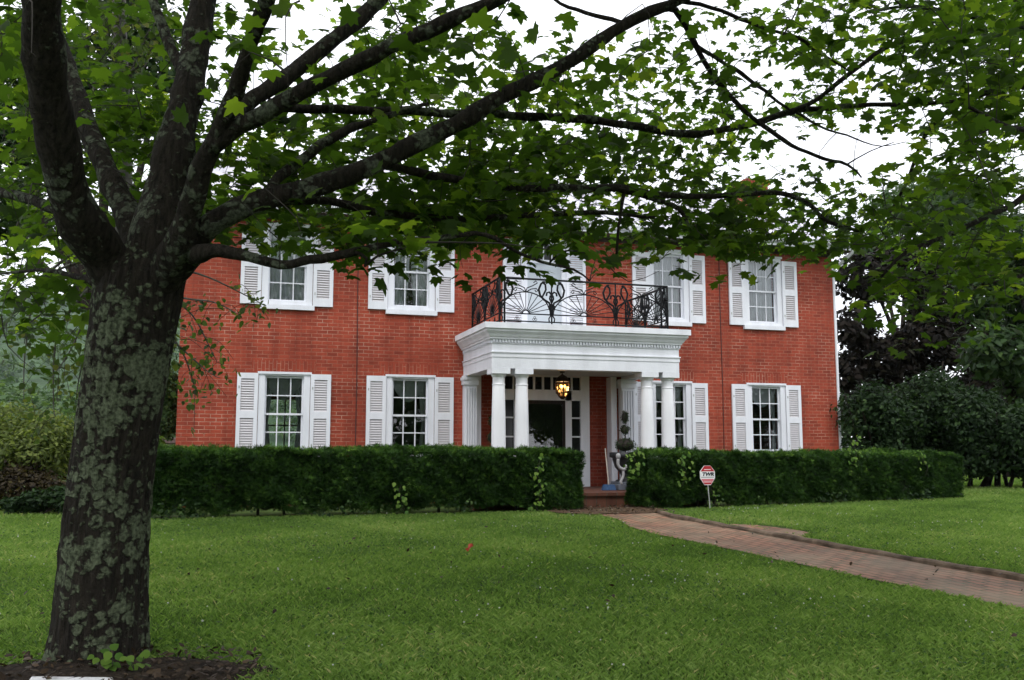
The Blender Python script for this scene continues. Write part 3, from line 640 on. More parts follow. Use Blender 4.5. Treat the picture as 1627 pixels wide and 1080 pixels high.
for x0, x1 in ((7.22, 7.62), (7.73, 8.13)):
    for z0, z1 in ((.45, .95), (1.05, 1.55), (1.65, 2.1)): mb.box(x0, x1, TH-.068, TH-.0555, z0, z1)
dl = mb.build('door_leaf', M['darkdoor'], fd)
mb = MB(); mb.box(7.20, 8.15, TH-.085, TH-.08, .45, 2.14); mb.build('storm_glass', glass_mat('storm_door_glass', (.6, .6, .58)), dl)
mb = MB()
for x0, x1, z0, z1 in ((7.131, 7.20, .304, 2.218), (8.15, 8.219, .304, 2.218), (7.20, 8.15, .304, .45), (7.20, 8.15, 2.14, 2.218)): mb.box(x0, x1, TH-.095, TH-.07, z0, z1)
mb.build('storm_frame', M['darkdoor'], dl)
mb = MB(); mb.ball((7.22, TH-.1, 1.28), .032); mb.build('handle', M['bronze'], dl, True)
mb = MB()
for x0, x1, z0, z1 in ((6.80, 7.02, 1.0, 2.22), (8.37, 8.59, 1.0, 2.22), (6.80, 8.59, 2.455, 2.745)): mb.box(x0, x1, TH-.03, TH+.0025, z0, z1)
M['darkglass'] = mat('dark_door_glass', (0.010, 0.011, 0.012), 0.08, 0.3, 2, 0, 1, 0.3); mb.build('glass_pane', M['darkglass'], fd)

# ---- wrought-iron balcony railing
rl = MB(); GR = []; OR = []
def panel(p0, p1, thick=1.0):
    fan_ = MB(); GR.append(fan_)
    p0, p1 = np.array(p0, float), np.array(p1, float); Wd = np.linalg.norm(p1-p0); d = (p1-p0)/Wd
    P = lambda t, h: tuple(p0+d*t)[:2]+(p0[2]+h,)
    tb = lambda m, pts, r: m.tube([P(t, h) for t, h in pts], r*thick, 5)
    for h, r in ((.05, .014), (.20, .014), (.90, .021)): tb(rl, [(0, h), (Wd, h)], r)
    c = Wd/2; a = Wd/2*.95; b = .44; hub = .075
    arc = [(c-a*math.cos(math.pi*i/20), .2+b*math.sin(math.pi*i/20)) for i in range(21)]; tb(fan_, arc, .013)
    tb(fan_, [(c-hub*math.cos(math.pi*i/8), .2+hub*math.sin(math.pi*i/8)) for i in range(9)], .014)
    for i in range(1, 12):
        t = math.pi*i/12; tb(fan_, [(c-hub*math.cos(t), .2+hub*math.sin(t)), (c-a*math.cos(t), .2+b*math.sin(t))], .0085)
    for s in (-1, 1):            # S-scrolls over the arch, trefoils between the bottom bars
        k = min(1, Wd/1.2); tb(fan_, [(c, .64), (c+s*.03*k, .72), (c+s*.16*k, .77), (c+s*.27*k, .83), (c+s*.23*k, .87), (c+s*.18*k, .83)], .011)
        tb(fan_, [(c+s*.02, .645), (c+s*.12*k, .70), (c+s*.24*k, .72), (c+s*.28*k, .67), (c+s*.23*k, .65), (c+s*.21*k, .69)], .011)
        q = c+s*Wd*.17
        for dx, dz in ((-.025, 0), (.025, 0), (0, .04)): tb(fan_, [(q+dx+.022*math.cos(j*math.pi/3), .095+dz+.022*math.sin(j*math.pi/3)) for j in range(7)], .0055)
def lyre(p, d, both=(-1, 1), k=1.0):
    orn = MB(); OR.append(orn)
    p = np.array(p, float); d = np.array(d, float); P = lambda t, h: (p[0]+d[0]*t*k, p[1]+d[1]*t*k, p[2]+h)
    tb = lambda pts, r: orn.tube([P(t, h) for t, h in pts], r*1.35, 6)
    tb([(0, 0), (0, .9)], .012)
    for s in both:
        tb([(0, .2), (s*.02, .34), (s*.05, .44), (s*.16, .50), (s*.24, .58), (s*.27, .70), (s*.22, .82), (s*.14, .86)], .016)
        tb([(s*.20, .86), (s*.13, .80), (s*.12, .70), (s*.16, .62), (s*.20, .55), (s*.17, .50)], .015)
        tb([(0, .60), (s*.05, .66), (s*.10, .64), (s*.11, .58)], .014); tb([(0, .44), (s*.04, .52), (s*.03, .58), (0, .60)], .013)
        tb([(0, .30), (s*.05, .33), (s*.07, .38)], .014)
        orn.ball(P(s*.17, .85), .026, seg=6, rings=4); orn.ball(P(s*.17, .50), .022, seg=6, rings=4)
        tb([(0, .22), (s*.06, .12), (s*.05, .05)], .010)
    orn.ball(P(0, .40), .03, seg=6, rings=4); orn.ball(P(0, .30), .024, seg=6, rings=4)
zr = 3.585; ry = PY+.10; cx = [5.98, 7.06, 8.44, 9.60]
for i in range(3): panel((cx[i], ry, zr), (cx[i+1], ry, zr))
for x in (cx[0], cx[3]):
    panel((x, ry, zr), (x, -1.08, zr), 1.1); panel((x, -1.08, zr), (x, -.03, zr), 1.1)
    for y in (-1.08, -.04): rl.tube([(x, y, zr-.02), (x, y, zr+.91)], .014, 6)
    lyre((x, -1.08, zr), (0, 1), (-1, 1), .8); lyre((x, -.06, zr), (0, 1), (-1,), .8); lyre((x, ry+.0, zr), (0, 1), (1,), .8)
lyre((cx[0], ry, zr), (1, 0), (1,)); lyre((cx[1], ry, zr), (1, 0)); lyre((cx[2], ry, zr), (1, 0)); lyre((cx[3], ry, zr), (1, 0), (-1,))
for x in (cx[0], cx[3], cx[0]+.10, cx[3]-.14): rl.tube([(x, ry, zr-.02), (x, ry, zr+.91)], .021, 6)
rail = rl.build('balcony_railing', M['iron'], house, True); [g.build('fan_grille', M['iron'], rail, True) for g in GR]; [g.build('scroll_ornament', M['iron'], rail, True) for g in OR]

# ================================================================= THINGS ON THE PORCH
ln = thing('hanging_lantern', 'lit bronze glass lantern hanging from the porch ceiling', 'lantern', (7.65, -1.15, 2.2))
mb = MB(); cxx, cyy, zb = 7.65, -1.15, 2.20; n = 6
rr = [(0.075, zb+.02), (.135, zb+.10), (.165, zb+.30), (.15, zb+.36), (.10, zb+.43), (.03, zb+.47)]
for i in range(n):
    a = 2*math.pi*i/n+.3; mb.tube([(cxx+r*math.cos(a), cyy+r*math.sin(a), z) for r, z in rr], .011, 5)
for r, z in (rr[0], rr[2], rr[1]): mb.tube([(cxx+r*math.cos(j*math.pi/6+.3), cyy+r*math.sin(j*math.pi/6+.3), z) for j in range(13)], .013, 5)
mb.lathe([(.03, zb-.03), (.085, zb+.02)], (cxx, cyy, 0), 12); mb.lathe([(.165, zb+.335), (.12, zb+.42), (.03, zb+.475), (.02, zb+.50)], (cxx, cyy, 0), 12)
mb.tube([(cxx, cyy, zb+.5), (cxx, cyy, 2.758)], .009, 5); mb.lathe([(.05, 2.72), (.06, 2.757)], (cxx, cyy, 0), 12)
mb.build('frame', M['bronze'], ln)
mb = MB()
for i in range(n):
    a0, a1 = 2*math.pi*i/n+.3, 2*math.pi*(i+1)/n+.3
    for (r0, z0), (r1, z1) in zip(rr[:3], rr[1:3]): mb.add([(cxx+.96*r0*math.cos(a0), cyy+.96*r0*math.sin(a0), z0), (cxx+.96*r0*math.cos(a1), cyy+.96*r0*math.sin(a1), z0), (cxx+.96*r1*math.cos(a1), cyy+.96*r1*math.sin(a1), z1), (cxx+.96*r1*math.cos(a0), cyy+.96*r1*math.sin(a0), z1)], [(0, 1, 2, 3)])
mb.build('glass', glass_mat('amber_glass', (0.95, 0.72, 0.42)), ln)
M['bulb'] = mat('lit_bulb', (1, 0.8, 0.5), 0.5, 0.02); nt_, N_, L_, P_ = nodes_of(M['bulb']); P_.inputs["Emission Color"].default_value = (1, .58, .2, 1); P_.inputs["Emission Strength"].default_value = 5
for dx, dy in ((-.045, -.02), (.045, -.02), (0, .045)):
    mb = MB(); mb.ball((cxx+dx, cyy+dy, zb+.24), .022, .022, .036, 8, 6); mb.build('bulb', M['bulb'], ln, True)
mb = MB()
for dx, dy in ((-.045, -.02), (.045, -.02), (0, .045)): mb.tube([(cxx+dx, cyy+dy, zb+.05), (cxx+dx, cyy+dy, zb+.205)], .012, 6)
mb.build('candle_tube', M['handle'], ln)
pl = bpy.data.lights.new('lantern_light', 'POINT'); pl.energy = 2.0; pl.color = (1, .66, .34); pl.shadow_soft_size = .05
po = bpy.data.objects.new('lantern_light', pl); COL.objects.link(po); po.location = (cxx, cyy, zb+.24)

def ballpts(c, rx, rz, n, rng):
    d = unit(rng.normal(size=(n, 3))); r = rng.uniform(.86, 1.05, n)[:, None]
    return np.array(c)+d*r*np.array([rx, rx, rz]), d
def topiary(loc, balls, label, urn=True):
    t = thing('topiary', label, 'topiary', loc); x, y, z = loc; rng = np.random.default_rng(int(x*100))
    mb = MB(); mb.tube([(x, y, z-.1), (x+.01, y, balls[-1][0]+.05)], .014, 6); mb.build('stem', M['twig'], t)
    PP = []; NN = []; core = MB()
    for zc, r, rz in balls:
        p, d = ballpts((x, y, zc), r, rz, int(9000*r*rz)+120, rng); PP.append(p); NN.append(d); core.ball((x, y, zc), r*.86, r*.86, rz*.86, 14, 9)
    PP = np.concatenate(PP); NN = np.concatenate(NN)
    fo = leaves('foliage', M['dgreen'], DIA, PP, NN+rng.normal(size=NN.shape)*.6, rng.uniform(.03, .055, len(PP)), rng.random(len(PP))**1.5, t, rng=rng)
    core.build('inner_foliage', M['twig'], t)
    return t
# planter on a slate plinth, pale scroll figure, broom, topiaries
pt = thing('garden_planter', 'dark metal planter on a blue-grey plinth with a pale scroll figure at its side', 'planter', (8.85, -1.55, .303))
mb = MB(); X0, Y0 = 8.88, -1.55
mb.lathe([(.10, .62), (.13, .66), (.22, .76), (.27, .92), (.27, .95), (.33, .97), (.33, 1.06), (.29, 1.07), (.27, 1.02)], (X0, Y0, 0), 24); mb.build('bowl', M['urn'], pt, True)
mb = MB(); mb.lathe([(.22, .47), (.20, .50), (.10, .52), (.09, .60), (.12, .63)], (X0, Y0, 0), 20); mb.build('pedestal', M['urn'], pt, True)
mb = MB(); mb.box(X0-.28, X0+.3, Y0-.28, Y0+.28, .304, .42); mb.box(X0-.24, X0+.26, Y0-.24, Y0+.24, .421, .47); mb.build('plinth', M['plinth'], pt, bevel=.01)
mb = MB(); xs = X0-.22
mb.ball((xs-.05, Y0-.26, .99), .055, .05, .065); mb.tube(spline([(xs-.05, Y0-.26, .93), (xs-.06, Y0-.26, .84), (xs-.02, Y0-.26, .76), (xs+.07, Y0-.27, .72), (xs+.12, Y0-.27, .76), (xs+.09, Y0-.27, .80)], .03), .034, 8)
mb.tube(spline([(xs+.05, Y0-.26, .73), (xs+.06, Y0-.26, .62), (xs+.03, Y0-.26, .54), (xs+.0, Y0-.26, .48), (xs+.02, Y0-.26, .42)], .03), .03, 8); mb.build('scroll_figure', M['pale'], pt, True)
topiary((8.88, -1.55, 1.05), [(1.22, .215, .15), (1.53, .10, .10), (1.79, .075, .13)], 'three-tiered clipped topiary growing in the dark planter')
topiary((6.33, -.55, .62), [(.95, .24, .22), (1.38, .15, .15), (1.72, .12, .14)], 'shaded clipped topiary behind the left pair of columns')
mb = MB(); mb.lathe([(.12, .304), (.15, .34), (.18, .6), (.2, .62), (.18, .64)], (6.33, -.55, 0), 18)
tag(mb.build('plant_pot', M['urn'], None, True), 'dark round pot under the shaded topiary behind the columns', 'pot')
br = thing('broom', 'broom with blue bristles leaning beside the dark planter', 'broom', (8.42, -1.75, .303))
mb = MB(); mb.tube([(8.42, -1.75, .40), (8.475, -1.45, 1.15)], .012, 7); mb.build('handle', M['handle'], br)
mb = MB(); mb.add([(8.27, -1.82, .305), (8.56, -1.82, .305), (8.56, -1.70, .305), (8.27, -1.70, .305), (8.30, -1.79, .42), (8.53, -1.79, .42), (8.53, -1.73, .42), (8.30, -1.73, .42)], [(0, 3, 2, 1), (4, 5, 6, 7), (0, 1, 5, 4), (1, 2, 6, 5), (2, 3, 7, 6), (3, 0, 4, 7)]); mb.build('bristles', M['blue'], br)
# pot on the balcony
pp = thing('potted_plant', 'small dark pot with bare twigs on the right of the balcony', 'potted plant', (9.38, -1.2, 3.565))
mb = MB(); mb.lathe([(.09, 3.566), (.13, 3.75), (.14, 3.76), (.12, 3.77)], (9.38, -1.2, 0), 14); mb.build('pot', M['urn'], pp)
mb = MB()
for i in range(9): a = i*.7; mb.tube(spline([(9.38, -1.2, 3.75), (9.38+.08*math.cos(a), -1.2+.08*math.sin(a), 3.9), (9.38+.2*math.cos(a), -1.2+.2*math.sin(a), 3.98)], .05), .006, 4)
mb.build('stem', M['twig'], pp)

# ================================================================= HEDGES
def hedge(x0, x1, y0, y1, zt0, zt1, label, seed):
    rng = np.random.default_rng(seed); h = thing('clipped_hedge', label, 'hedge', ((x0+x1)/2, (y0+y1)/2, .03), 'dark clipped hedges along the front of the house')
    L = x1-x0; zt = lambda x: zt0+(zt1-zt0)*(x-x0)/L
    def bulge(x, z, s): return .03*np.sin(x*8.3+z*2+s)*np.sin(z*9.1-x*3)+.06*np.sin(x*2.1+s)*np.sin(z*3.3+x*.7)+.03*np.sin(x*5.3+z*4.1+s)+.02*np.sin(x*11+z*9)
    PP = []; NN = []; TT = []
    def face(n, f, nr, up=0.0):
        a, b = rng.random(n), rng.random(n); p = f(a, b); PP.append(p); NN.append(np.broadcast_to(nr, (n, 3))); TT.append(np.clip(rng.normal(.36+up, .2, n), 0, 1))
    hh = (zt0+zt1)/2
    def front(a, b):
        x = x0+L*a; z = .06+.10*(np.sin(x*3.1)*np.sin(x*1.3+seed)+.3).clip(0)*(b < .25)+b*(zt(x)-.06); bl = bulge(x, z, 0)
        return np.stack([x, y0+bl+.10*np.clip(.35-b, 0, 1)+.07*np.clip(b-.86, 0, 1)**1*3-rng.random(len(x))**2*.05+rng.random(len(x))*.05, z], -1)
    face(int(2600*L*hh), front, (0, -1, .25))
    face(int(1300*L*hh), lambda a, b: np.stack([x0+L*a, y1-bulge(x0+L*a, b, 2), .08+b*(zt(x0+L*a)-.08)], -1), (0, 1, .2))
    def top(a, b):
        x = x0+L*a; return np.stack([x, y0+.02+b*(y1-y0-.04), zt(x)+bulge(x, b*2, 4)*.75+.018*np.sin(x*1.1+seed)-.05*np.abs(2*b-1)**4+rng.random(len(x))**3*.07-.02], -1)
    face(int(2700*L*(y1-y0)), top, (0, 0, 1), .26)  # top sprigs tinted lighter, sky light put into their colour
    for xe, s in ((x0, -1), (x1, 1)):
        face(int(2500*(y1-y0)*hh), lambda a, b: np.stack([xe+s*(bulge(a*2, b, 5)-.07*np.clip(b-.85, 0, 1)*3), y0+a*(y1-y0), .08+b*(zt(xe)-.08)], -1), (s, 0, .25))
    P = np.concatenate(PP); Nn = np.concatenate(NN); Tt = np.concatenate(TT)
    al = Nn*1.0+np.array([0, 0, .55])+rng.normal(size=P.shape)*.55
    leaves('foliage', M['yewleaf'], SPRIG, P, Nn*.5+rng.normal(size=P.shape)*.7+np.array([0, 0, .45]), rng.uniform(.05, .095, len(P)), np.clip(Tt+.16*np.sin(P[:, 0]*6.1+P[:, 2]*5)*np.sin(P[:, 2]*8.3-P[:, 0]*3.7)+.10*np.sin(P[:, 0]*19+P[:, 2]*23), 0, 1), h, al, rng)
    mb = MB(); nseg = int(L/.25); ring = []
    for i in range(nseg+1):
        x = x0+.06+(L-.12)*i/nseg; ring += [(x, y0+.13, .20+.07*math.sin(i*1.9)), (x, y0+.075, .55), (x, y0+.11, zt(x)-.15), (x, y0+.2, zt(x)-.085), (x, y1-.15, zt(x)-.085), (x, y1-.08, .5), (x, y1-.12, .18)]
    mb.add(ring, [(j*7+k, j*7+(k+1) % 7, (j+1)*7+(k+1) % 7, (j+1)*7+k) for j in range(nseg) for k in range(7)]+[list(range(7)), [nseg*7+k for k in range(6, -1, -1)]])
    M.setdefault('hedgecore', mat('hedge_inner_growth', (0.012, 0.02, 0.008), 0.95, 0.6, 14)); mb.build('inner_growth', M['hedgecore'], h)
    mb = MB()
    for i in range(int(L/.5)):
        x = x0+.2+i*.5+rng.uniform(-.1, .1); mb.tube([(x, (y0+y1)/2, -.02), (x+rng.uniform(-.1, .1), (y0+y1)/2, .4)], .028, 6)
    mb.build('stem', M['twig'], h)
hedge(-0.7, 7.12, -3.62, -2.78, 1.10, 1.075, 'longer clipped hedge left of the porch steps', 3)
hedge(8.40, 15.5, -3.62, -2.78, 1.05, 1.0, 'shorter clipped hedge right of the porch steps behind the yard sign', 5)

# vine sprigs growing out of the hedges
def vine(u0, v0, u1, v1, label, n, seed, y=-3.72, size=.085):
    rng = np.random.default_rng(seed); a, b = at_y(u0, v0, y), at_y(u1, v1, y)
    t = thing('climbing_vine', label, 'vine', (b[0], y, b[2]), 'yellow-green vines sprouting through the hedges')
    sp = spline([b, b*.6+a*.4+np.array([.05, -.03, 0]), a*.7+b*.3+np.array([-.04, -.02, 0]), a+np.array([0, -.03, 0])], .05)
    MB().tube(sp, .005, 4).build('stem', M['twig'], t)
    p = sp[rng.integers(0, len(sp), n)]+rng.normal(size=(n, 3))*np.array([.085, .03, .05]); p[:, 1] = np.minimum(p[:, 1], y+.02)
    leaves('foliage', M['vineleaf'], ROUND, p, rng.normal(size=(n, 3))*.4+np.array([0, -.8, .6]), rng.uniform(.7, 1.2, n)*size, rng.random(n), t, np.array([0, -.3, -1.0])+rng.normal(size=(n, 3))*.5, rng)
vine(637, 770, 640, 812, 'yellow-green vine sprig low on the middle of the longer hedge', 26, 1)
vine(858, 728, 852, 812, 'tall pale vine climbing the longer hedge near the porch steps', 44, 2)
vine(1012, 716, 1003, 752, 'bright vine spilling over the hedge corner beside the steps', 34, 3, -3.74)
vine(1086, 722, 1084, 772, 'bright vine hanging on the hedge left of the yard sign', 30, 4)
vine(1131, 770, 1132, 806, 'thin yellow vine at the hedge foot behind the sign post', 14, 5, -3.72, .06)
vine(1362, 698, 1352, 742, 'bright green shoot rising above the hedge by the house corner', 36, 6, -3.66)
vine(1468, 722, 1470, 756, 'few pale vine leaves near the far end of the shorter hedge', 7, 7)

# ---------------------------------------------------------------- yard sign
sg = thing('yard_sign', 'red and white octagonal security sign on a thin post before the hedge', 'sign', (9.62, -3.9, .03))
sc_ = at_y(1124, 755, -3.9); rx_, rz_ = .152, .178; tilt = -.035
mb = MB(); oc = [(.42, 1), (1, .42), (1, -.30), (.42, -1)]; oc = oc+[(-x, z) for x, z in oc[::-1]]
sgx, sgz = sc_[0], sc_[2]
def clip_band(z0, z1, k=1.0):
    pts = []
    hw = lambda z: (1 if -.30 <= z <= .42 else (1-(z-.42)/.58*.58 if z > .42 else 1-(-.30-z)/.70*.58))*k
    return [(sgx-hw(z0)*rx_, sgz+z0*rz_), (sgx+hw(z0)*rx_, sgz+z0*rz_), (sgx+hw(z1)*rx_, sgz+z1*rz_), (sgx-hw(z1)*rx_, sgz+z1*rz_)]
mb.prism([(sgx+x*rx_, sgz+z*rz_) for x, z in oc], -3.905, -3.893); mb.build('panel', M['signwhite'], sg)
def poly(pts, y, m, nm):
    mb = MB(); mb.add([(x, y, z) for x, z in pts], [list(range(len(pts)))]); return mb.build(nm, m, sg)
poly(clip_band(.40, .97, .95), -3.9055, M['signred'], 'red_band'); poly(clip_band(-.94, -.36, .93), -3.9055, M['signpink'], 'faded_band')
poly(clip_band(.56, .63, .55), -3.9065, M['signwhite'], 'white_stripe'); poly(clip_band(-.70, -.66, .7), -3.9065, M['signwhite'], 'white_stripe'); poly(clip_band(-.93, -.78, .9), -3.9063, M['signred'], 'red_stripe'); poly(clip_band(-.22, -.17, .86), -3.9062, M['signblack'], 'black_stripe')
def text_mesh(txt, size, loc, m, parent, name, shear=0.0, sx=1.0):
    cu = bpy.data.curves.new(name, 'FONT'); cu.body = txt; cu.size = size; cu.align_x = 'CENTER'; cu.align_y = 'CENTER'; cu.shear = shear; cu.offset = size*.06
    o = bpy.data.objects.new(name, cu); COL.objects.link(o); dg = bpy.context.evaluated_depsgraph_get(); me = bpy.data.meshes.new_from_object(o.evaluated_get(dg)); bpy.data.objects.remove(o)
    me.transform(Matrix.Translation(loc) @ Matrix.Rotation(rad(90), 4, 'X') @ Matrix.Diagonal((sx, 1, 1, 1))); me.materials.clear(); me.materials.append(m)
    return link(name, me, parent)
text_mesh("TWR", .088, Vector((sgx+.004, -3.9066, sgz+.10*rz_)), M['signblack'], sg, 'lettering', .25, 1.22)
mb = MB(); pb = at_y(1129, 808, -3.9); mb.tube([(sgx+.006, -3.886, sgz-.1), (pb[0], -3.886, pb[2]-.05)], .010, 7); mb.build('post', M['post'], sg)

# ---------------------------------------------------------------- small things on the lawn
rp_ = np.array([3.74, -8.56]); mb = MB(); V0, T0 = MAPLE; z = float(gz(*rp_))+.075
mb.add([(rp_[0]+.085*x, rp_[1]+.06*y-.03, z+.05*y+.03*math.sin(4*x)) for x, y, _ in V0], [tuple(t) for t in T0]); tag(mb.build('fallen_leaf', M['redleaf']), 'single bright red fallen leaf on the open lawn', 'leaf')
mb = MB(); zb = float(gz(0, -13.8))
def on_z(u, v, z): r = at(u, v, 1)-CAM; return CAM+r*(z-CAM[2])/r[2]
q0, q1 = on_z(50, 1073.5, zb+.08), on_z(180, 1075, zb+.08); x0, x1, ya, yb = q0[0], q1[0], q0[1], q1[1]
mb.add([(x0-.02, ya+.01, zb), (x1+.02, yb+.01, zb), (x1+.02, yb-.6, zb-.02), (x0-.02, ya-.6, zb-.02), (x0, ya, zb+.08), (x1, yb, zb+.08), (x1, yb-.6, zb+.065), (x0, ya-.6, zb+.065)], [(0, 3, 2, 1), (4, 5, 6, 7), (0, 1, 5, 4), (1, 2, 6, 5), (2, 3, 7, 6), (3, 0, 4, 7)])
WB = tag(mb.build('painted_board', M['board'], None, bevel=.012), 'weathered white painted board lying at the foot of the big maple', 'board')
def sprout(u, v, d, n, label, seed):
    rng = np.random.default_rng(seed); b = at(u, v, d); b[2] = float(gz(b[0], b[1])); t = thing('seedling', label, 'seedling', tuple(b), 'seedlings at the foot of the maple')
    mb = MB(); PP = []
    for i in range(4):
        e = b+np.array([rng.uniform(-.07, .07), rng.uniform(-.05, .03), rng.uniform(.10, .2)]); mb.tube([b, (b+e)/2+np.array([.01, 0, .01]), e], .003, 4); PP += [e+rng.normal(size=3)*.02 for _ in range(n//4)]
    mb.build('stem', M['twig'], t); PP = np.array(PP); n = len(PP)
    leaves('foliage', M['vineleaf'], ROUND, PP, rng.normal(size=(n, 3))*.3+np.array([0, -.5, .7]), rng.uniform(.05, .085, n), rng.random(n)*.7, t, np.array([0, 0, -.6])+rng.normal(size=(n, 3))*.7, rng)
sprout(172, 1072, 5.75, 12, 'yellow-green seedling in front of the maple trunk', 11)
sprout(214, 1074, 5.75, 8, 'smaller yellow-green seedling at the right edge of the maple trunk', 12)
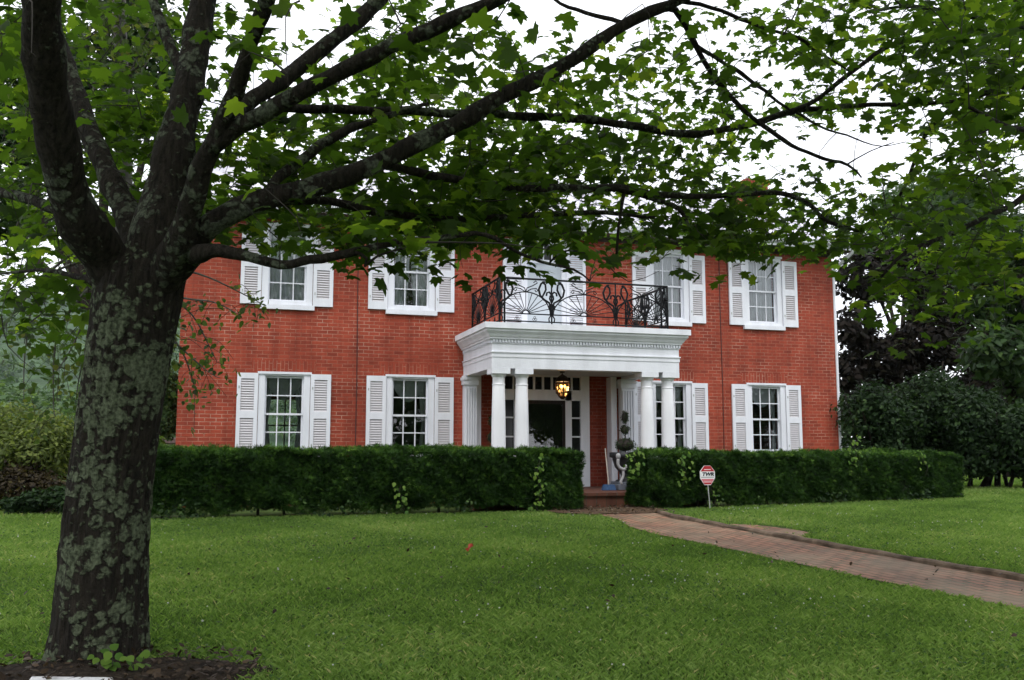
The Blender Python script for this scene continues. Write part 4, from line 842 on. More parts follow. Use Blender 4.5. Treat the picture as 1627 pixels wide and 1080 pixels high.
# ================================================================= THE MAPLE
maple = thing('maple_tree', 'large lichened maple in front of the house with low spreading limbs', 'tree', (0.14, -13.0, -0.28))
D0 = 6.33
def limb(pts):
    """(u, v, width px, distance) -> points and radii"""
    P = np.array([np.append(at(u, v, d), 0.5*wd*d/FPX) for u, v, wd, d in pts]); s = spline(P, .07); return s[:, :3], s[:, 3]
LIMBS = {
 'A': [(212, 470, 85, D0), (175, 420, 84, 6.25), (143, 370, 78, 6.1), (117, 320, 70, 5.95), (96, 230, 68, 5.75), (80, 130, 67, 5.55), (70, 50, 67, 5.4), (62, -60, 62, 5.2), (40, -260, 50, 4.9), (0, -520, 34, 4.6)],
 'A2': [(225, 440, 60, 6.5), (206, 350, 46, 6.8), (178, 290, 38, 7.0), (146, 210, 34, 7.3), (110, 110, 30, 7.6), (60, -20, 26, 8.0)],
 'B': [(228, 480, 100, D0), (243, 400, 92, 6.4), (255, 330, 80, 6.5), (272, 250, 66, 6.6), (293, 165, 54, 6.75), (311, 70, 47, 6.9), (322, 0, 45, 7.0), (345, -150, 38, 7.2), (360, -350, 28, 7.4)],
 'B2': [(300, 125, 26, 6.8), (279, 88, 20, 6.9), (258, 45, 18, 7.0), (240, -10, 16, 7.1)],
 'C': [(238, 480, 64, 6.38), (287, 390, 52, 6.05), (305, 330, 42, 5.9), (318, 275, 36, 5.8), (345, 215, 34, 5.7), (365, 160, 28, 5.6), (385, 100, 27, 5.5), (404, 50, 27, 5.4), (424, -5, 27, 5.3), (455, -120, 22, 5.0)],
 'C2': [(335, 235, 32, 5.72), (372, 207, 30, 5.7), (430, 176, 28, 5.6), (500, 133, 28, 5.5), (560, 103, 27, 5.4), (620, 72, 27, 5.3), (700, 35, 26, 5.2), (775, 2, 24, 5.1), (900, -60, 18, 4.9)],
 'C3': [(350, 205, 30, 5.9), (380, 172, 29, 6.4), (433, 135, 29, 6.7), (483, 98, 28, 7.0), (540, 52, 27, 7.2), (583, 15, 26, 7.4), (660, -50, 20, 7.6)],
 'D': [(232, 490, 70, 6.4), (282, 404, 58, 6.25), (330, 365, 44, 6.05), (367, 342, 38, 6.05), (433, 317, 36, 6.1), (533, 290, 35, 6.2), (607, 257, 32, 6.3), (673, 225, 31, 6.4), (740, 190, 29, 6.5), (790, 160, 27, 6.6), (857, 130, 25, 6.7), (907, 97, 23, 6.8), (973, 53, 21, 6.9), (1023, 27, 20, 7.0), (1080, 0, 18, 7.1), (1180, -60, 13, 7.3)],
 'D2': [(425, 318, 20, 6.1), (440, 285, 19, 6.3), (467, 262, 18, 6.5), (533, 217, 17, 6.8), (600, 190, 12, 7.1), (680, 165, 7, 7.4)],
 'E': [(430, 165, 18, 6.6), (480, 172, 16, 6.9), (540, 172, 15, 7.1), (640, 176, 15, 7.3), (780, 183, 14, 7.6), (880, 192, 14, 7.8), (1000, 203, 13, 8.0), (1080, 214, 13, 8.2), (1147, 206, 12, 8.4), (1208, 195, 12, 8.5), (1265, 176, 11, 8.6), (1315, 171, 9, 8.7), (1383, 166, 8, 8.8), (1500, 163, 6, 9.0), (1560, 145, 4, 9.1)],
 'E2': [(1262, 176, 9, 8.6), (1300, 157, 8, 8.6), (1356, 114, 8, 8.6), (1410, 77, 7, 8.6), (1467, 64, 5, 8.6), (1530, 58, 3, 8.6)],
 'F': [(1020, 28, 14, 7.0), (1062, 15, 12, 7.2), (1082, 30, 11, 7.3), (1107, 74, 10, 7.4), (1140, 128, 9, 7.5), (1181, 175, 8, 7.6), (1214, 205, 8, 7.7), (1255, 232, 7, 7.8), (1295, 249, 6, 7.9), (1346, 262, 5, 8.0), (1369, 282, 3, 8.0)],
 'F2': [(1107, 74, 8, 7.4), (1145, 97, 7, 7.5), (1177, 118, 7, 7.6), (1214, 145, 6, 7.7), (1256, 176, 5, 7.8)],
 'F3': [(1080, 2, 8, 7.1), (1130, 8, 7, 7.2), (1174, 27, 7, 7.3), (1214, 44, 6, 7.4), (1268, 60, 6, 7.5), (1288, 77, 5, 7.6), (1322, 97, 4, 7.7), (1349, 113, 3, 7.8)],
 'F4': [(1000, 40, 9, 7.0), (960, 30, 8, 7.2), (930, 22, 7, 7.3), (890, 5, 6, 7.4), (860, -20, 5, 7.5)],
 'F5': [(1346, 262, 3, 8.0), (1385, 240, 2.2, 8.1), (1420, 226, 1.6, 8.1)],
 'F6': [(1265, 178, 5, 8.6), (1315, 205, 4, 8.5), (1345, 215, 3, 8.5), (1400, 232, 2, 8.5), (1440, 225, 1.4, 8.5)],
 'G': [(560, 280, 22, 6.25), (607, 264, 16, 6.4), (673, 278, 15, 6.6), (740, 290, 14, 6.8), (840, 302, 13, 7.0), (907, 302, 13, 7.2), (990, 303, 13, 7.4), (1040, 313, 11, 7.5), (1080, 315, 10, 7.6), (1171, 309, 9, 7.8), (1230, 305, 8, 8.0), (1275, 319, 8, 8.1), (1307, 350, 7, 8.2), (1340, 360, 7, 8.3), (1364, 368, 5, 8.4)],
 'G2': [(985, 302, 10, 7.4), (1015, 309, 9, 7.5), (1045, 318, 8, 7.5), (1072, 328, 8, 7.55), (1086, 341, 7, 7.6), (1094, 358, 6, 7.6), (1100, 375, 4, 7.6)],
 'G3': [(990, 306, 6, 7.4), (984, 340, 5, 7.35), (980, 380, 5, 7.3), (979, 414, 4, 7.3)],
 'H': [(440, 322, 18, 6.1), (490, 318, 16, 6.3), (540, 323, 14, 6.5), (607, 337, 13, 6.7), (673, 343, 12, 6.9), (757, 347, 11, 7.1), (873, 340, 10, 7.4), (950, 338, 8, 7.6), (1040, 345, 5, 7.8)],
 'I': [(222, 490, 60, 6.45), (258, 448, 60, 6.36), (296, 414, 44, 6.2), (314, 403, 36, 6.05), (330, 400, 30, 5.9), (353, 397, 23, 5.88), (400, 407, 18, 5.85), (450, 420, 17, 5.85), (483, 418, 16, 5.85), (540, 407, 15, 5.9), (590, 394, 14, 6.0), (640, 384, 12, 6.1), (717, 376, 10, 6.25), (760, 371, 8, 6.35), (792, 379, 7, 6.4), (817, 397, 6, 6.45), (847, 409, 5.5, 6.5), (876, 417, 5, 6.55), (913, 427, 4, 6.6), (937, 446, 3, 6.6)],
 'I2': [(565, 400, 7, 5.95), (580, 412, 6, 5.95), (578, 424, 5, 5.95), (600, 408, 4, 5.9), (640, 395, 3, 5.9)],
 'I3': [(876, 417, 3.5, 6.55), (890, 405, 3, 6.5), (905, 398, 3, 6.45), (930, 402, 2, 6.4)],
 'K': [(125, 350, 26, 6.0), (98, 340, 20, 6.1), (50, 320, 18, 6.3), (0, 306, 17, 6.5), (-80, 290, 12, 6.8)],
 'L': [(160, 450, 22, 6.4), (143, 443, 16, 6.5), (110, 436, 10, 6.7), (75, 430, 7, 6.9), (30, 432, 5, 7.1), (-30, 436, 3, 7.3)],
 'Q': [(1560, -60, 10, 8.2), (1520, 60, 8, 8.3), (1490, 160, 7, 8.4), (1470, 230, 5, 8.5)],
}
mb = MB(); P, r = limb([(152, 1098, 190, 6.33), (151, 1072, 162, 6.33), (156, 1030, 145, 6.33), (162, 930, 134, 6.33), (170, 830, 126, 6.33), (183, 720, 120, 6.33), (200, 600, 122, 6.33), (212, 520, 127, 6.33), (219, 465, 134, 6.35), (226, 425, 126, 6.4), (238, 390, 70, 6.45)])
# resample finely along the stem
k = len(P); tt = np.linspace(0, k-1, 190); P = np.stack([np.interp(tt, np.arange(k), P[:, i]) for i in range(3)], -1); r = np.interp(tt, np.arange(k), r)
na = 200; th_ = np.arange(na)*2*np.pi/na; vs = []
for i in range(len(P)):
    z = P[i, 2]; ph = np.sin(z*2.1)*.35+np.sin(z*5.3+1)*.16
    rid = np.abs(np.sin(11*th_+ph*5+np.sin(z*3.1+th_*2)*1.1))*.6+np.abs(np.sin(17*th_-ph*4+np.sin(z*4.7-th_*3)*1.3))*.5+.35*np.sin(z*31+7*np.sin(th_*4+z*2))*np.sin(9*th_+z*6)
    big_ = .035*np.sin(2*th_+z*1.3)+.022*np.sin(3*th_-z*1.9)+.015*np.sin(5*th_+z*2.7)
    fl = .16*np.exp(-max(0, z+.30)/.16)*(.35+.65*np.cos(2.5*th_+.6)**2)
    rr_ = r[i]*(1+big_+fl)+.0125*(rid-.7); vs.append(np.stack([P[i, 0]+rr_*np.cos(th_), P[i, 1]+rr_*np.sin(th_), np.full(na, z)], -1))
nr = len(vs); idx = np.arange(nr*na).reshape(nr, na); a_, b_, c_, d_ = idx[:-1], np.roll(idx[:-1], -1, 1), np.roll(idx[1:], -1, 1), idx[1:]
TT_ = np.concatenate([np.stack([a_, b_, c_], -1).reshape(-1, 3), np.stack([a_, c_, d_], -1).reshape(-1, 3), np.stack([np.full(na-2, (nr-1)*na), (nr-1)*na+np.arange(1, na-1), (nr-1)*na+np.arange(2, na)], -1)])
mesh_np('trunk', np.concatenate(vs), TT_, M['bark'], maple, smooth=True)
LP = []; LR = []
for k, pts in LIMBS.items():
    if k == 'Q': continue
    mb = MB()
    P, r = limb(pts); jit = np.cumsum(RNG.normal(size=P.shape)*.004, 0); jit -= np.linspace(0, 1, len(P))[:, None]*jit[-1]; P = P+jit
    r = r*(1+.06*np.sin(np.arange(len(r))*.9+len(k))+RNG.normal(size=len(r))*.03)
    r = r*.93; big = r[0] > .085; mb.tube(P, r, 24 if big else 10, .05 if big else .03); LP.append(P); LR.append(r); mb.build('limb', M['limb'], maple, True)
LP = np.concatenate(LP); LR = np.concatenate(LR)

# leaf cover of the boughs, per 60 x 40 px of the view: 0 open, 9 closed; every spray gets its own distance
COVER = """
865366412563320001354667889
853145410577354136126867889
845214554676576147423725789
748863544787745776544725789
859974467788888766764646589
868865787777788787671111578
766866888567899888850001478
656755887678998767886634578
765546888899998767898878777
774000166887788778898886888
763000233354332433332135788
774000001000000121000026777
774000000000000000000014443
541000000000000000000001111
100000000000000000000000000
"""
rows = [l for l in COVER.split() if l]
def grow(root, LP, cells, seed, tree_leaf, dfun, twig_r=.0045, nleaf=7, name='twig', lsize=(.068, .128), tq=None, extra=None, far=1.0):
    rng = np.random.default_rng(seed); C = []
    for (u0, v0, wu, wv, c) in cells:
        dens = (c/9)**1.35*.975; n = -math.log(1-dens)*27.0*wu*wv/2400/nleaf; n = int(n)+(rng.random() < n % 1)
        for q in range(n+int(n*.75*far)):
            u, v = u0+wu*(rng.random()+rng.normal()*.28), v0+wv*(rng.random()+rng.normal()*(.25 if v0 < 350 else .15)); d = dfun(u, v, rng); C.append(at(u, v, d if q < n else min(13.0, d+1.2+rng.exponential(1.6))))
    C = np.array(C)
    if extra is not None: C = np.concatenate([C, extra])
    # connect each spray to the nearest wood grown so far
    d = np.array([np.min(np.sum((LP-c)**2, 1)) for c in C]); C = C[np.argsort(d)]
    nodes = np.empty((len(LP)+len(C)*4, 3)); k = len(LP); nodes[:k] = LP; mb = MB(); ends = []; dirs = []
    for c in C:
        q = nodes[:k]; dd = np.sum((q-c)**2, 1)+.6*np.maximum(0, q[:, 2]-c[2]-.3)**2; p = q[np.argmin(dd)]; L = np.linalg.norm(c-p)
        mid = (p+c)/2+rng.normal(size=3)*L*.10+np.array([0, 0, .10*L]); s = spline([p, mid, c], max(.08, L/5))
        mb.tube(s, np.linspace(min(.011, twig_r*(.7+L)), .0016, len(s)), 4)
        nodes[k:k+3] = s[[len(s)//3, 2*len(s)//3, -1]]; k += 3
        ends.append(c); dirs.append(c-p)
    mb.build(name, M['twig'], root)
    E = np.repeat(np.array(ends), nleaf, 0); Dd = unit(np.repeat(np.array(dirs), nleaf, 0)); n = len(E)
    P = E+rng.normal(size=(n, 3))*np.array([.16, .16, .045]); nrm = np.array([0, 0, 1.0])+rng.normal(size=(n, 3))*.42+np.repeat(rng.normal(size=(len(ends), 3))*.22, nleaf, 0)
    # heavy limbs stay mostly clear: sprays hang behind or beside them
    rel = P-CAM; dz = rel @ _F; pu = 813.5+FPX*(rel @ _R)/dz; pv = 540-FPX*(rel @ _U)/dz
    for i in range(0, len(BIG), 2):
        bu, bv, bd, br = BIG[i]; hit = ((pu-bu)**2+(pv-bv)**2 < (br+20)**2) & (dz < bd+.1) & (dz > 2) & (rng.random(n) < .5)
        if hit.any():
            nd = bd+.25+rng.random(hit.sum())*.9; P[hit] = CAM+rel[hit]*(nd/dz[hit])[:, None]; dz[hit] = nd; rel[hit] = P[hit]-CAM
    al = Dd*.6+rng.normal(size=(n, 3))*.8+np.array([0, 0, -.35])
    # one tone per spray: bright backlit and dark silhouetted leaves put into the tint
    tint = np.clip(np.repeat(rng.beta(1.1, 2.2, len(ends)), nleaf)*.85+rng.random(n)*.25, 0, 1)
    if tq: tint = np.clip(tint+tq, 0, 1)
    leaves('crown', tree_leaf, MAPLE, P, nrm, rng.uniform(*lsize, n), tint, root, al, rng)
LUV = np.stack([(LP-CAM) @ _R, (LP-CAM) @ _U, (LP-CAM) @ _F], -1); LU = 813.5+FPX*LUV[:, 0]/LUV[:, 2]; LV = 540-FPX*LUV[:, 1]/LUV[:, 2]
BIG = [(LU[i], LV[i], LUV[i, 2], FPX*LR[i]/LUV[i, 2]) for i in range(len(LU)) if LR[i] > .032 and -200 < LV[i] < 560]
def maple_d(u, v, rng):
    i = np.argmin((LU-u)**2+((LV-v)*1.3)**2+rng.random(len(LU))*2500); return float(np.clip(LUV[i, 2]+rng.normal()*.6+.25+rng.exponential(.8), 4.6, 11.5))
cells = []; cells2 = []
for j, rw in enumerate(rows):
    for i, ch in enumerate(rw):
        c = int(ch)
        if c: (cells if i < 23 else cells2).append((i*60, j*40, 60, 40, c))
        if c and i == 22: cells2.append((i*60, j*40, 60, 40, c*.5))
def shade_crown(cx, cy, z0, z1, R, n, rng):  # leaves above the frame, out of view, added to shade the near lawn
    p = []
    while len(p) < n:
        x, y, z = rng.uniform(-R, R), rng.uniform(-R, R), rng.uniform(z0, z1); t = (z-z0)/(z1-z0)
        q = np.array([cx+x, cy+y, z]); rel = q-CAM; dz = rel @ _F; v = 540-FPX*(rel @ _U)/max(dz, .01)
        if x*x+y*y < R*R*(1-.75*t*t) and (dz < 0.2 or v < -90): p.append(q)
    return np.array(p)
grow(maple, LP, cells, 21, M['maple'], maple_d, extra=shade_crown(.4, -14.0, 4.2, 10.5, 5.6, 1700, np.random.default_rng(3)))

# second maple: trunk stands outside the frame at the right, boughs reach in
m2 = thing('maple_tree', 'leafy maple boughs reaching in from the right edge above the path', 'tree', (10.6, -13.0, -0.1))
mb = MB(); s = spline([(10.6, -13.0, -.3), (10.62, -13.0, 1.5), (10.5, -12.9, 3.2), (10.55, -12.8, 5.5), (10.6, -12.7, 8.5)], .2); mb.tube(s, np.interp(np.arange(len(s)), [0, len(s)], [.27, .10]), 24, .05); mb.build('trunk', M['bark'], m2, True)
L2 = []
tops = [(10.55, -12.9, 2.9), (10.5, -12.9, 3.6), (10.55, -12.85, 4.3), (10.55, -12.8, 5.2)]
for k, pts in enumerate([[tops[0], *[tuple(at(u, v, d)) for u, v, d in ((1700, 300, 8.6), (1600, 330, 8.3), (1510, 372, 8.1), (1440, 400, 8.0), (1400, 440, 7.9))]],
     [tops[1], *[tuple(at(u, v, d)) for u, v, d in ((1660, 150, 8.8), (1560, 150, 9.0), (1480, 200, 9.2), (1440, 290, 9.2), (1410, 345, 9.2))]],
     [tops[1], *[tuple(at(u, v, d)) for u, v, d in ((1670, 220, 7.4), (1600, 200, 7.0), (1540, 170, 6.8))]],
     [tops[2], *[tuple(at(u, v, d)) for u, v, d in ((1660, 60, 8.6), (1560, 30, 8.6), (1450, 10, 8.6), (1380, 20, 8.6))]],
     [tops[0], *[tuple(at(u, v, d)) for u, v, d in ((1690, 420, 8.8), (1620, 440, 8.6), (1560, 452, 8.6))]],
     [tops[3], (9, -11.5, 6.3), (7.6, -10.5, 6.8)], [tops[3], (10.5, -15, 6.2), (10, -17, 6.5)], [tops[3], (12, -11.5, 6.4), (13.5, -10.5, 6.9)]]):
    s = spline(pts, .1); mb = MB(); mb.tube(s, np.linspace(.06 if k < 5 else .07, .012, len(s)), 10, .03); L2.append(s); mb.build('limb', M['limb'], m2, True)
L2 = np.concatenate(L2)
grow(m2, L2, cells2, 33, M['maple'], lambda u, v, rng: float(np.clip(rng.normal(8.4, 1.0), 5.8, 11.5)), extra=shade_crown(6.4, -17.6, 4.6, 10.0, 6.4, 3300, np.random.default_rng(8)))

# ================================================================= OTHER TREES AND SHRUBS
def leafy(root, name, m, shape, blobs, n, size, rng, up=.5, shell=.55, parent_tint=1.5):
    """leaves through the volume of several lobes; blobs: (centre, rx, ry, rz)"""
    vol = np.array([b[1]*b[2]*b[3] for b in blobs])**.75; cnt = (n*vol/vol.sum()).astype(int); PP = []; NN = []; TT = []
    for (c, rx, ry, rz), k in zip(blobs, cnt):
        d = unit(rng.normal(size=(k, 3))); r = rng.random(k)**(1/3)*(1-shell)+shell*rng.beta(5, 1.4, k)
        lump = 1+.16*np.sin(d[:, 0]*7+c[0])*np.sin(d[:, 2]*6+c[1])+.10*np.sin(d[:, 1]*13+d[:, 2]*11)
        PP.append(np.array(c)+d*(r*lump)[:, None]*np.array([rx, ry, rz])); NN.append(d*.6+np.array([0, 0, up])); TT.append(np.clip(rng.random(k)**parent_tint*.8+rng.random()*.2, 0, 1))
    P = np.concatenate(PP); Nn = np.concatenate(NN)+rng.normal(size=P.shape)*.5
    return leaves(name, m, shape, P, Nn, rng.uniform(.7, 1.25, len(P))*size, np.concatenate(TT), root, rng=rng)
def wood(root, base, targets, r0, bark, rng, fork=.45):
    mb = MB(); b = np.array(base); top = np.mean([np.array(t) for t in targets], 0); f = b+(top-b)*fork+np.array([0, 0, .1])
    s = spline([b, (b+f)/2+rng.normal(size=3)*.08, f], .3); mb.tube(s, np.linspace(r0, r0*.75, len(s)), 12, .06); mb.build('trunk', bark, root, True)
    for t in targets:
        mb = MB(); t = np.array(t); s = spline([f-np.array([0, 0, .2]), (f+t)/2+rng.normal(size=3)*.25, t], .3); mb.tube(s, np.linspace(r0*.6, r0*.12, len(s)), 7, .04); mb.build('limb', bark, root, True)
def blobs_px(lst, rng):
    out = []
    for u, v, ru, rv, d in lst:
        c = at(u, v, d); out.append((c, ru*d/FPX, ru*d/FPX*.9, rv*d/FPX))
    return out
def tree_px(name, label, cat, base, lst, n, size, lm, bark, r0, seed, shape=CLUMP, group=None, shell=.55, fork=.45):
    rng = np.random.default_rng(seed); t = thing(name, label, cat, base, group); B = blobs_px(lst, rng)
    wood(t, base, [b[0] for b in B], r0, bark, rng, fork); leafy(t, 'crown', lm, shape, B, n, size, rng, shell=shell); return t
def gpt(u, d, dz=0):
    p = at(u, 716, d); return (p[0], p[1], float(gz(p[0], p[1]))+dz)

tree_px('purple_maple', 'dark purple-leaved tree beyond the right corner of the house', 'tree', gpt(1425, 36), [(1380, 440, 62, 48, 36), (1450, 420, 70, 50, 37), (1360, 520, 40, 40, 35), (1400, 570, 70, 42, 36), (1470, 550, 70, 48, 36), (1490, 470, 60, 60, 37), (1345, 590, 36, 34, 35), (1540, 520, 50, 55, 38), (1420, 640, 90, 30, 36), (1560, 610, 50, 40, 38)], 13000, .30, M['purple'], M['darkbark'], .28, 41, OVAL)
tree_px('broadleaf_tree', 'tall dark green tree at the far right edge behind the shrubs', 'tree', gpt(1606, 29), [(1600, 400, 80, 70, 29), (1560, 470, 46, 46, 29), (1650, 480, 80, 70, 30), (1590, 560, 70, 45, 28), (1530, 330, 60, 50, 31), (1680, 380, 80, 80, 30), (1640, 610, 60, 40, 29)], 11000, .27, M['dgreen'], M['darkbark'], .26, 42, OVAL)
tree_px('broadleaf_tree', 'dark green tree mass behind the lilac shrubs', 'tree', gpt(1500, 44), [(1380, 640, 70, 50, 44), (1470, 650, 70, 50, 44), (1560, 650, 70, 55, 43), (1640, 650, 70, 60, 43), (1700, 600, 70, 70, 43), (1590, 580, 60, 50, 45), (1350, 690, 60, 40, 44)], 9000, .34, M['dgreen'], M['darkbark'], .25, 52, OVAL)
tree_px('broadleaf_tree', 'pale green treetop showing above the purple tree', 'tree', gpt(1400, 60), [(1440, 330, 60, 46, 60), (1500, 310, 50, 50, 60), (1390, 390, 50, 40, 60), (1540, 390, 60, 60, 60)], 6000, .42, M['farleaf'], M['darkbark'], .3, 43, OVAL)
# lilacs
for k, (u, d, wd, tv, lab) in enumerate([(1395, 23.5, 62, 606, 'lilac shrub nearest the corner of the house'), (1475, 24.5, 66, 575, 'tallest lilac shrub, above the end of the hedge'), (1560, 23.5, 62, 600, 'lilac shrub with bare stems just past the hedge end'), (1640, 23, 60, 640, 'lilac shrub at the right edge of the view')]):
    rng = np.random.default_rng(60+k); b = gpt(u, d); t = thing('lilac_shrub', lab, 'shrub', b, 'tall lilac shrubs right of the house'); mb = MB()
    bot = 745 if k < 2 else 740
    lst = [(u+rng.uniform(-30, 30), tv+30+rng.uniform(-8, 22), wd*.5, 30, d+rng.uniform(-.6, .6)) for _ in range(4)]+[(u+rng.uniform(-45, 45), (tv+bot)/2+rng.uniform(-18, 18), wd*.62, 40, d+rng.uniform(-.8, .6)) for _ in range(7)]+[(u+rng.uniform(-55, 55), bot-16, wd*.66, 36, d+rng.uniform(-.8, .4)) for _ in range(6)]
    B = blobs_px(lst, rng)
    for i in range(9 if k > 1 else 6):
        e = np.array(B[rng.integers(0, 4)][0])+rng.normal(size=3)*.3; q = np.array(b)+np.array([rng.uniform(-.75, .75), rng.uniform(-.4, .4), -.05]); s = spline([q, q*.6+e*.4+rng.normal(size=3)*.12, e], .3); mb.tube(s, np.linspace(.055, .012, len(s)), 6, .05)
    mb.build('stem', M['darkbark'], t, True); leafy(t, 'foliage', M['lilac'], OVAL, B, 10500, .125, rng, up=.35)
# sunlit field hedge seen through the stems
tree_px('field_bush', 'yellowish bush in the open beyond the lilac stems', 'bush', gpt(1570, 48), [(1540, 725, 60, 30, 48), (1610, 735, 60, 30, 48), (1670, 735, 60, 30, 48)], 3500, .28, M['forsythia'], M['darkbark'], .06, 44, OVAL)
# behind the maple: drooping small-leaved tree, trunk hidden by the maple
def drooper():
    rng = np.random.default_rng(71); b = gpt(196, 10.3); t = thing('weeping_birch', 'small-leaved drooping tree standing right behind the big maple', 'tree', b)
    mb = MB(); s = spline([b, at(200, 500, 10.3), at(196, 250, 10.4), at(190, 20, 10.5), at(185, -300, 10.5)], .2); mb.tube(s, np.linspace(.13, .05, len(s)), 12, .05); mb.build('trunk', M['palebark'], t, True)
    mb = MB(); tw = MB(); PP = []; dirs = []
    limbs = [[(196, 380), (120, 400), (60, 460), (40, 560), (38, 640)], [(196, 420), (130, 470), (90, 540), (85, 640), (88, 662)], [(200, 420), (270, 425), (330, 440), (400, 474), (415, 482)], [(200, 450), (260, 465), (305, 500), (330, 545), (345, 575)], [(200, 500), (258, 520), (290, 560), (305, 600), (312, 625)],
             [(196, 200), (150, 150), (170, 60), (190, 0)], [(200, 150), (230, 60), (275, 10)], [(196, 220), (120, 250), (40, 330), (10, 420)], [(200, 480), (150, 520), (128, 590), (120, 640)], [(196, 100), (160, 40), (130, -20)], [(196, 120), (225, 100), (250, 60), (262, 20)], [(198, 60), (190, 20), (205, -30)],
             [(200, 430), (280, 470), (340, 480), (380, 500)], [(200, 480), (262, 530), (330, 590), (350, 600)], [(196, 400), (90, 430), (20, 500), (-10, 560)], [(196, 430), (140, 500), (110, 560), (75, 610)]]
    for k, pts in enumerate(limbs):
        dz = rng.uniform(-1.0, .6); s = spline([at(u, v, 10.2+dz*(i/len(pts))) for i, (u, v) in enumerate(pts)], .08); mb.tube(s, np.linspace(.02, .004, len(s)), 6)
        lo = len(s)//3
        for _ in range(14 if 4 < k < 12 and k not in (7, 8) else 7):
            p = s[rng.integers(lo, len(s))]; e = p+np.array([rng.normal()*.22, rng.normal()*.3, rng.normal()*.10-.22]); q = spline([p, (p+e)/2+np.array([0, 0, .07]), e], .05); tw.tube(q, .0028, 4)
            for i in range(9): PP.append(q[rng.integers(0, len(q))]+rng.normal(size=3)*.055); dirs.append((0, 0, -1))
    mb.build('limb', M['palebark'], t, True); tw.build('twig', M['twig'], t); PP = np.array(PP); n = len(PP)
    leaves('crown', M['birch'], ROUND, PP, rng.normal(size=(n, 3))+np.array([0, -.3, .25]), rng.uniform(.055, .095, n), rng.random(n)**1.2, t, np.array(dirs)+rng.normal(size=(n, 3))*.5, rng)
drooper()
tree_px('broadleaf_tree', 'dark fine-leaved tree behind the upper left limbs', 'tree', gpt(165, 20), [(210, 40, 75, 55, 20), (150, 110, 60, 50, 20), (255, 110, 45, 45, 20), (60, 90, 80, 70, 21), (30, 210, 70, 60, 20), (200, -80, 120, 80, 20), (20, 330, 60, 60, 21), (250, 180, 30, 30, 20)], 11000, .20, M['dgreen'], M['darkbark'], .22, 45, OVAL)
# shrubs at the left
tree_px('yellow_green_bush', 'airy yellow-green bush left of the maple trunk', 'bush', gpt(60, 17.5), [(20, 672, 56, 36, 17.5), (80, 690, 48, 40, 17.2), (60, 715, 60, 40, 17.0), (0, 720, 60, 40, 16.9), (-30, 690, 50, 40, 17.5), (125, 715, 24, 30, 17.4), (50, 735, 70, 36, 17.3), (-20, 745, 60, 40, 17)], 9500, .095, M['forsythia'], M['darkbark'], .05, 46, OVAL, shell=.45)
tree_px('shaded_bush_foot', 'shaded lower part of the yellow-green bush, shade put into its brown leaves', 'bush', gpt(30, 16.6), [(30, 772, 62, 34, 16.6), (-40, 775, 50, 36, 16.6), (80, 780, 40, 26, 16.5), (35, 745, 40, 22, 16.8)], 5500, .085, M['bushshade'], M['darkbark'], .04, 47, OVAL, shell=.45)  # foot of the same bush; its shade is painted as dark brown leaves
tree_px('low_shrub', 'dark leafy low plant at the lawn edge beside the maple trunk', 'shrub', gpt(70, 15.9), [(60, 795, 30, 18, 15.9), (95, 790, 26, 20, 15.9), (25, 802, 26, 14, 15.9), (110, 800, 18, 12, 15.8)], 1500, .10, M['lilac'], M['darkbark'], .03, 48, OVAL)
tree_px('garden_shrub', 'green shrub beside the left corner of the house', 'shrub', gpt(268, 24), [(270, 620, 20, 34, 24), (265, 665, 24, 34, 24), (255, 590, 18, 24, 24.5)], 3000, .12, M['farleaf'], M['darkbark'], .04, 49, OVAL)
tree_px('low_shrub', 'small bright shrub between the maple trunk and the hedge top', 'shrub', gpt(252, 19), [(252, 705, 10, 14, 19), (246, 720, 12, 16, 19)], 500, .09, M['vineleaf'], M['darkbark'], .02, 50, OVAL)
# low stone wall left of the house
mb = MB(); a = at(215, 716, 25.5); rngw = np.random.default_rng(4)
for j in range(5):
    x = a[0]-.6
    while x < a[0]+1.9:
        wdt = rngw.uniform(.3, .65); mb.box(x, x+wdt-.015, a[1]+rngw.uniform(-.03, .02), a[1]+.4, .3*j-.2+.012, .3*j+.1-.003); x += wdt
mb.box(a[0]-.62, a[0]+1.92, a[1]+.06, a[1]+.38, -.2, 1.26)
mb.box(a[0]-.65, a[0]+1.95, a[1]-.05, a[1]+.45, 1.30, 1.45)
tag(mb.build('stone_wall', M['stone'], None, bevel=.02), 'low brown stone wall beyond the left corner of the house', 'wall')
# wooded slope in the distance at the left
rng = np.random.default_rng(90); B = []
for _ in range(120):
    d = rng.uniform(95, 230); u = rng.uniform(-260, 330); p = at(u, 716, d); zb = -3+ (d-95)*.06; r = rng.uniform(2.6, 5.2); B.append((np.array([p[0], p[1], zb+r*1.0]), r, r, r*rng.uniform(1, 1.6)))
w_ = leafy(None, 'woods', M['farleaf'], CLUMP, B, 34000, 1.05, rng, up=.6, shell=.75); tag(w_, kind='stuff')
B = []
for _ in range(520):
    x, y = rng.uniform(-420, 120), rng.uniform(300, 800); i = np.argmin(abs(hx-x)); j = np.argmin(abs(hy-y)); r = rng.uniform(5, 9); B.append((np.array([x, y, H[j, i]+r*.6]), r, r, r*1.2))
w_ = leafy(None, 'hillside_woods', M['farleaf'], CLUMP, B, 26000, 2.6, rng, up=.6, shell=.8); tag(w_, kind='stuff')

# unseen tree line behind the camera, added to darken the window reflections
rng = np.random.default_rng(91); B = []
for _ in range(60):
    r = rng.uniform(2.2, 4.2); B.append((np.array([rng.uniform(-45, 60), rng.uniform(-64, -50), rng.uniform(1, 9)]), r, r, r*1.1))
tag(leafy(None, 'reflection_treeline', M['farleaf'], CLUMP, B, 15000, 1.0, rng, up=.5, shell=.7), kind='stuff')

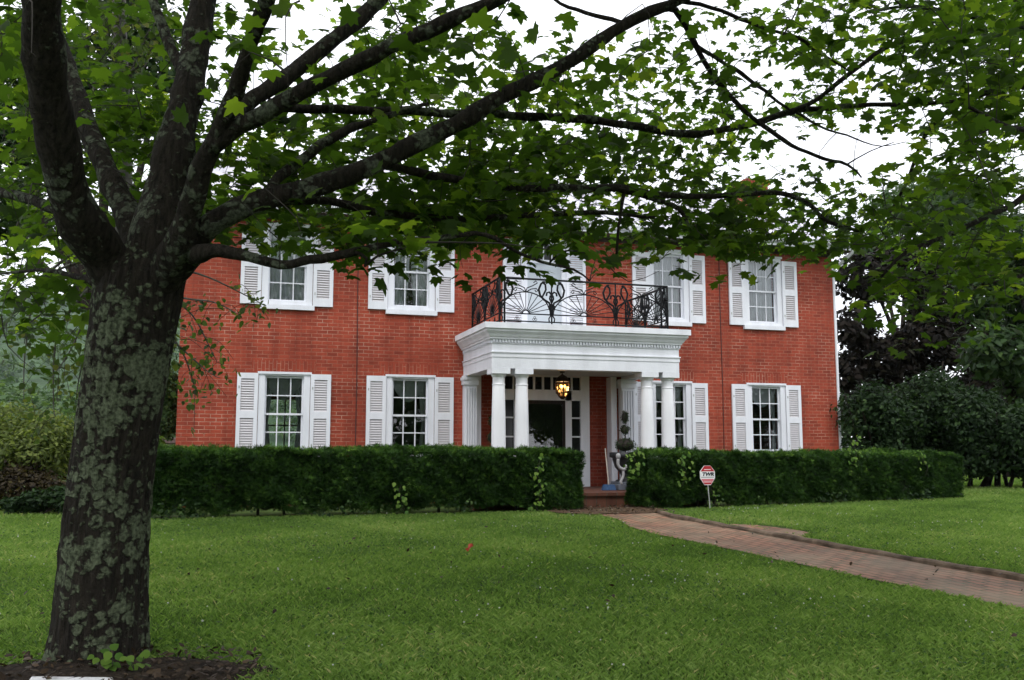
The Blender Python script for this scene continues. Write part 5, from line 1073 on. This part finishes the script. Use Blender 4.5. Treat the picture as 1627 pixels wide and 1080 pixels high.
# ================================================================= LAWN
def in_path(x, y):
    w_ = np.random.default_rng(6).normal(size=np.shape(x))*.022+.035*np.sin(y*5.1+np.sin(y*13))+.02*np.sin(y*19)
    return (x > edge_x(PL, y)+.01+w_) & (x < edge_x(PR, y)+.135-np.abs(w_)*.4) & (y < -3.7)
def blocked(x, y):
    b = in_path(x, y) | ((y > -3.66) & (x > -1) & (x < 15.6)) | ((((x-.15)/.90)**2+((y+13.4)/.63)**2) < .92+.25*np.sin(3*np.arctan2(y+13.4, x-.15)+1)+.22*np.sin(x*23+y*17)*np.sin(y*29-x*11)+np.random.default_rng(2).normal(size=np.shape(x))*.13)
    b |= (x > 6.4) & (x < 8.5) & (y > -4.3); px, py = x-8.78, y+7.45; b |= (np.abs(px+.05*np.sin(y*9)) < .19+.05*np.sin(y*23+x*31)) & (np.abs(py+.06*np.sin(x*17)) < .62) & (px*.5+.3 > -py*.4)
    return b
def lawn_z(x, y):
    return gz(x, y)+upper(x, y)
gv, gt_, gtint = [], [], []; nb = 0
rng = np.random.default_rng(5)
def blades(x0, x1, y0, y1, dens, h, wd):
    global nb
    n = int((x1-x0)*(y1-y0)*dens); x = rng.uniform(x0, x1, n); y = rng.uniform(y0, y1, n); p = np.stack([x, y, gz(x, y)], -1)-CAM
    dz = p @ _F; u = 813.5+FPX*(p @ _R)/dz; v = 540-FPX*(p @ _U)/dz
    k = (~blocked(x, y)) & (u > -250) & (u < 2100) & (v < 1230); x, y = x[k], y[k]; n = len(x); z = lawn_z(x, y)-.01
    patch = noise2(x, y, 1.1)*.5+noise2(x+5, y-3, 2.7)*.35+noise2(x, y, 6.3)*.2
    hh = h*rng.uniform(.55, 1.25, n)*(1+.25*patch); a = rng.uniform(0, 2*np.pi, n); lean = rng.uniform(.2, 1.1, n)*hh; la = rng.uniform(0, 2*np.pi, n); ww = wd*rng.uniform(.7, 1.3, n)
    c, s = np.cos(a)*ww, np.sin(a)*ww
    V = np.empty((n, 4, 3)); V[:, 0] = np.stack([x-c, y-s, z], -1); V[:, 1] = np.stack([x+c, y+s, z], -1)
    V[:, 2] = np.stack([x+.45*lean*np.cos(la)+c*.5, y+.45*lean*np.sin(la)+s*.5, z+hh*.65], -1); V[:, 3] = np.stack([x+lean*1.3*np.cos(la), y+lean*1.3*np.sin(la), z+hh], -1)
    T = np.array([(0, 1, 2), (0, 2, 3)])[None]+(nb+4*np.arange(n))[:, None, None]; nb += 4*n
    gv.append(V.reshape(-1, 3)); gt_.append(T.reshape(-1, 3)); t = np.clip(.42+.34*patch+.16*noise2(x-7, y+4, .45)+rng.normal(size=n)*.17+(rng.random(n) < .03)*.45, 0, 1); gtint.append(np.repeat(t, 4))
blades(-3.5, 11.5, -15.9, -12, 4200, .046, .0031)
blades(-5, 16, -12, -8, 2500, .045, .0041)
blades(-8, 22, -8, -3.2, 1700, .044, .0054)
blades(-12, -1, -3.2, 3, 600, .06, .009); blades(15.6, 30, -3.2, 6, 600, .06, .009)
tag(mesh_np('grass', np.concatenate(gv), np.concatenate(gt_), M['grassblade'], None, np.concatenate(gtint)), kind='stuff')
# clover: leaves low in the sward, white flower heads
n = 26000; x = rng.uniform(-3.5, 11, n); y = rng.uniform(-15, -4, n); k = (~blocked(x, y)) & (noise2(x+2, y, .8)+noise2(x, y+9, 2.3)*.6+rng.normal(size=n)*.3 > .15); x, y = x[k], y[k]; n = len(x)
CLV = fan([(0, 0), (.3, .2), (.45, .5), (.2, .75), (0, .6), (-.2, .75), (-.45, .5), (-.3, .2)], (0, .4), .2)
M['cloverleaf'] = leaf_mat('clover_leaf', [(0, (.03, .075, .016)), (.7, (.055, .12, .025)), (1, (.13, .18, .04))], .3)
tag(leaves('clover_leaves', M['cloverleaf'], CLV, np.stack([x, y, lawn_z(x, y)+rng.uniform(.02, .055, n)], -1), np.array([0, 0, 1.])+rng.normal(size=(n, 3))*.4, rng.uniform(.018, .034, n), rng.random(n)**1.3, rng=rng), kind='stuff')
mb = MB(); n = 2200; x = rng.uniform(-2, 12, n); y = rng.uniform(-14.2, -4, n); dens = .25+.9*np.exp(-((x-5.6)/2.2)**2)*np.exp(-((y+11)/2.2)**2)+.4*(x > 8.8); dens *= np.clip(.2+1.3*noise2(x+1, y, 1.9), .05, 1.3); k = (~blocked(x, y)) & (rng.random(n) < dens*1.1)
for a, b in zip(x[k], y[k]):
    z = float(lawn_z(a, b))+rng.uniform(.045, .07); r = rng.uniform(.005, .0095); mb.ball((a, b, z), r, r, r*.9, 6, 4)
tag(mb.build('clover_flowers', M['clover'], None, True), kind='stuff')
# weeds along the hedge foot and beside the path
n = 1500; x = rng.uniform(-.6, 15.3, n); y = -3.70-rng.random(n)**2*.22; k = ~((x > 6.9) & (x < 8.3)) & (noise2(x, x*.3, 1.7)+noise2(x*1.0, 2., 4.1)*.6+rng.normal(size=n)*.2 > .45); x, y = x[k], y[k]; n = len(x)
tag(leaves('weeds', M['lilac'], ROUND, np.stack([x, y, gz(x, y)+rng.random(n)**1.6*.30], -1), rng.normal(size=(n, 3))*.6+np.array([0, -.5, .8]), rng.uniform(.04, .09, n), rng.random(n), rng=rng), kind='stuff')
n = 420; x = rng.uniform(6.5, 8.5, n); y = rng.uniform(-4.6, -3.0, n); n3 = 260; n2 = 600; a2 = rng.uniform(0, 6.28, n2); r2 = np.sqrt(rng.random(n2))*1.1; x = np.append(x, .15+.95*r2*np.cos(a2)); y = np.append(y, -13.4+.66*r2*np.sin(a2)); x = np.append(x, rng.uniform(-2.5, 9.5, n3)); y = np.append(y, rng.uniform(-14, -5, n3)); n += n2+n3; M['litter'] = leaf_mat('dead_leaf', [(0, (.03, .02, .013)), (.7, (.09, .06, .035)), (1, (.3, .26, .2))], .1)
tag(leaves('leaf_litter', M['litter'], OVAL, np.stack([x, y, gz(x, y)+.045+rng.random(n)*.02+.02*(y < -10)], -1), np.array([0, 0, 1.])+rng.normal(size=(n, 3))*.4, rng.uniform(.03, .07, n), rng.random(n)**3*(1-.5*(y < -10)), rng=rng), kind='stuff')

# ================================================================= HAZE
HAZE = 0.00011
hm = bpy.data.materials.new('haze_air'); hm.use_nodes = True; hn = hm.node_tree; hn.nodes.clear()
ho = hn.nodes.new('ShaderNodeOutputMaterial'); pv = hn.nodes.new('ShaderNodeVolumePrincipled'); pv.inputs['Color'].default_value = (.80, .88, .97, 1); pv.inputs['Density'].default_value = HAZE; pv.inputs['Anisotropy'].default_value = .2
hn.links.new(pv.outputs[0], ho.inputs['Volume'])
if HAZE:
    mb = MB(); mb.box(-720, 720, -130, 1220, -12, 190); tag(mb.build('haze', hm), kind='stuff')
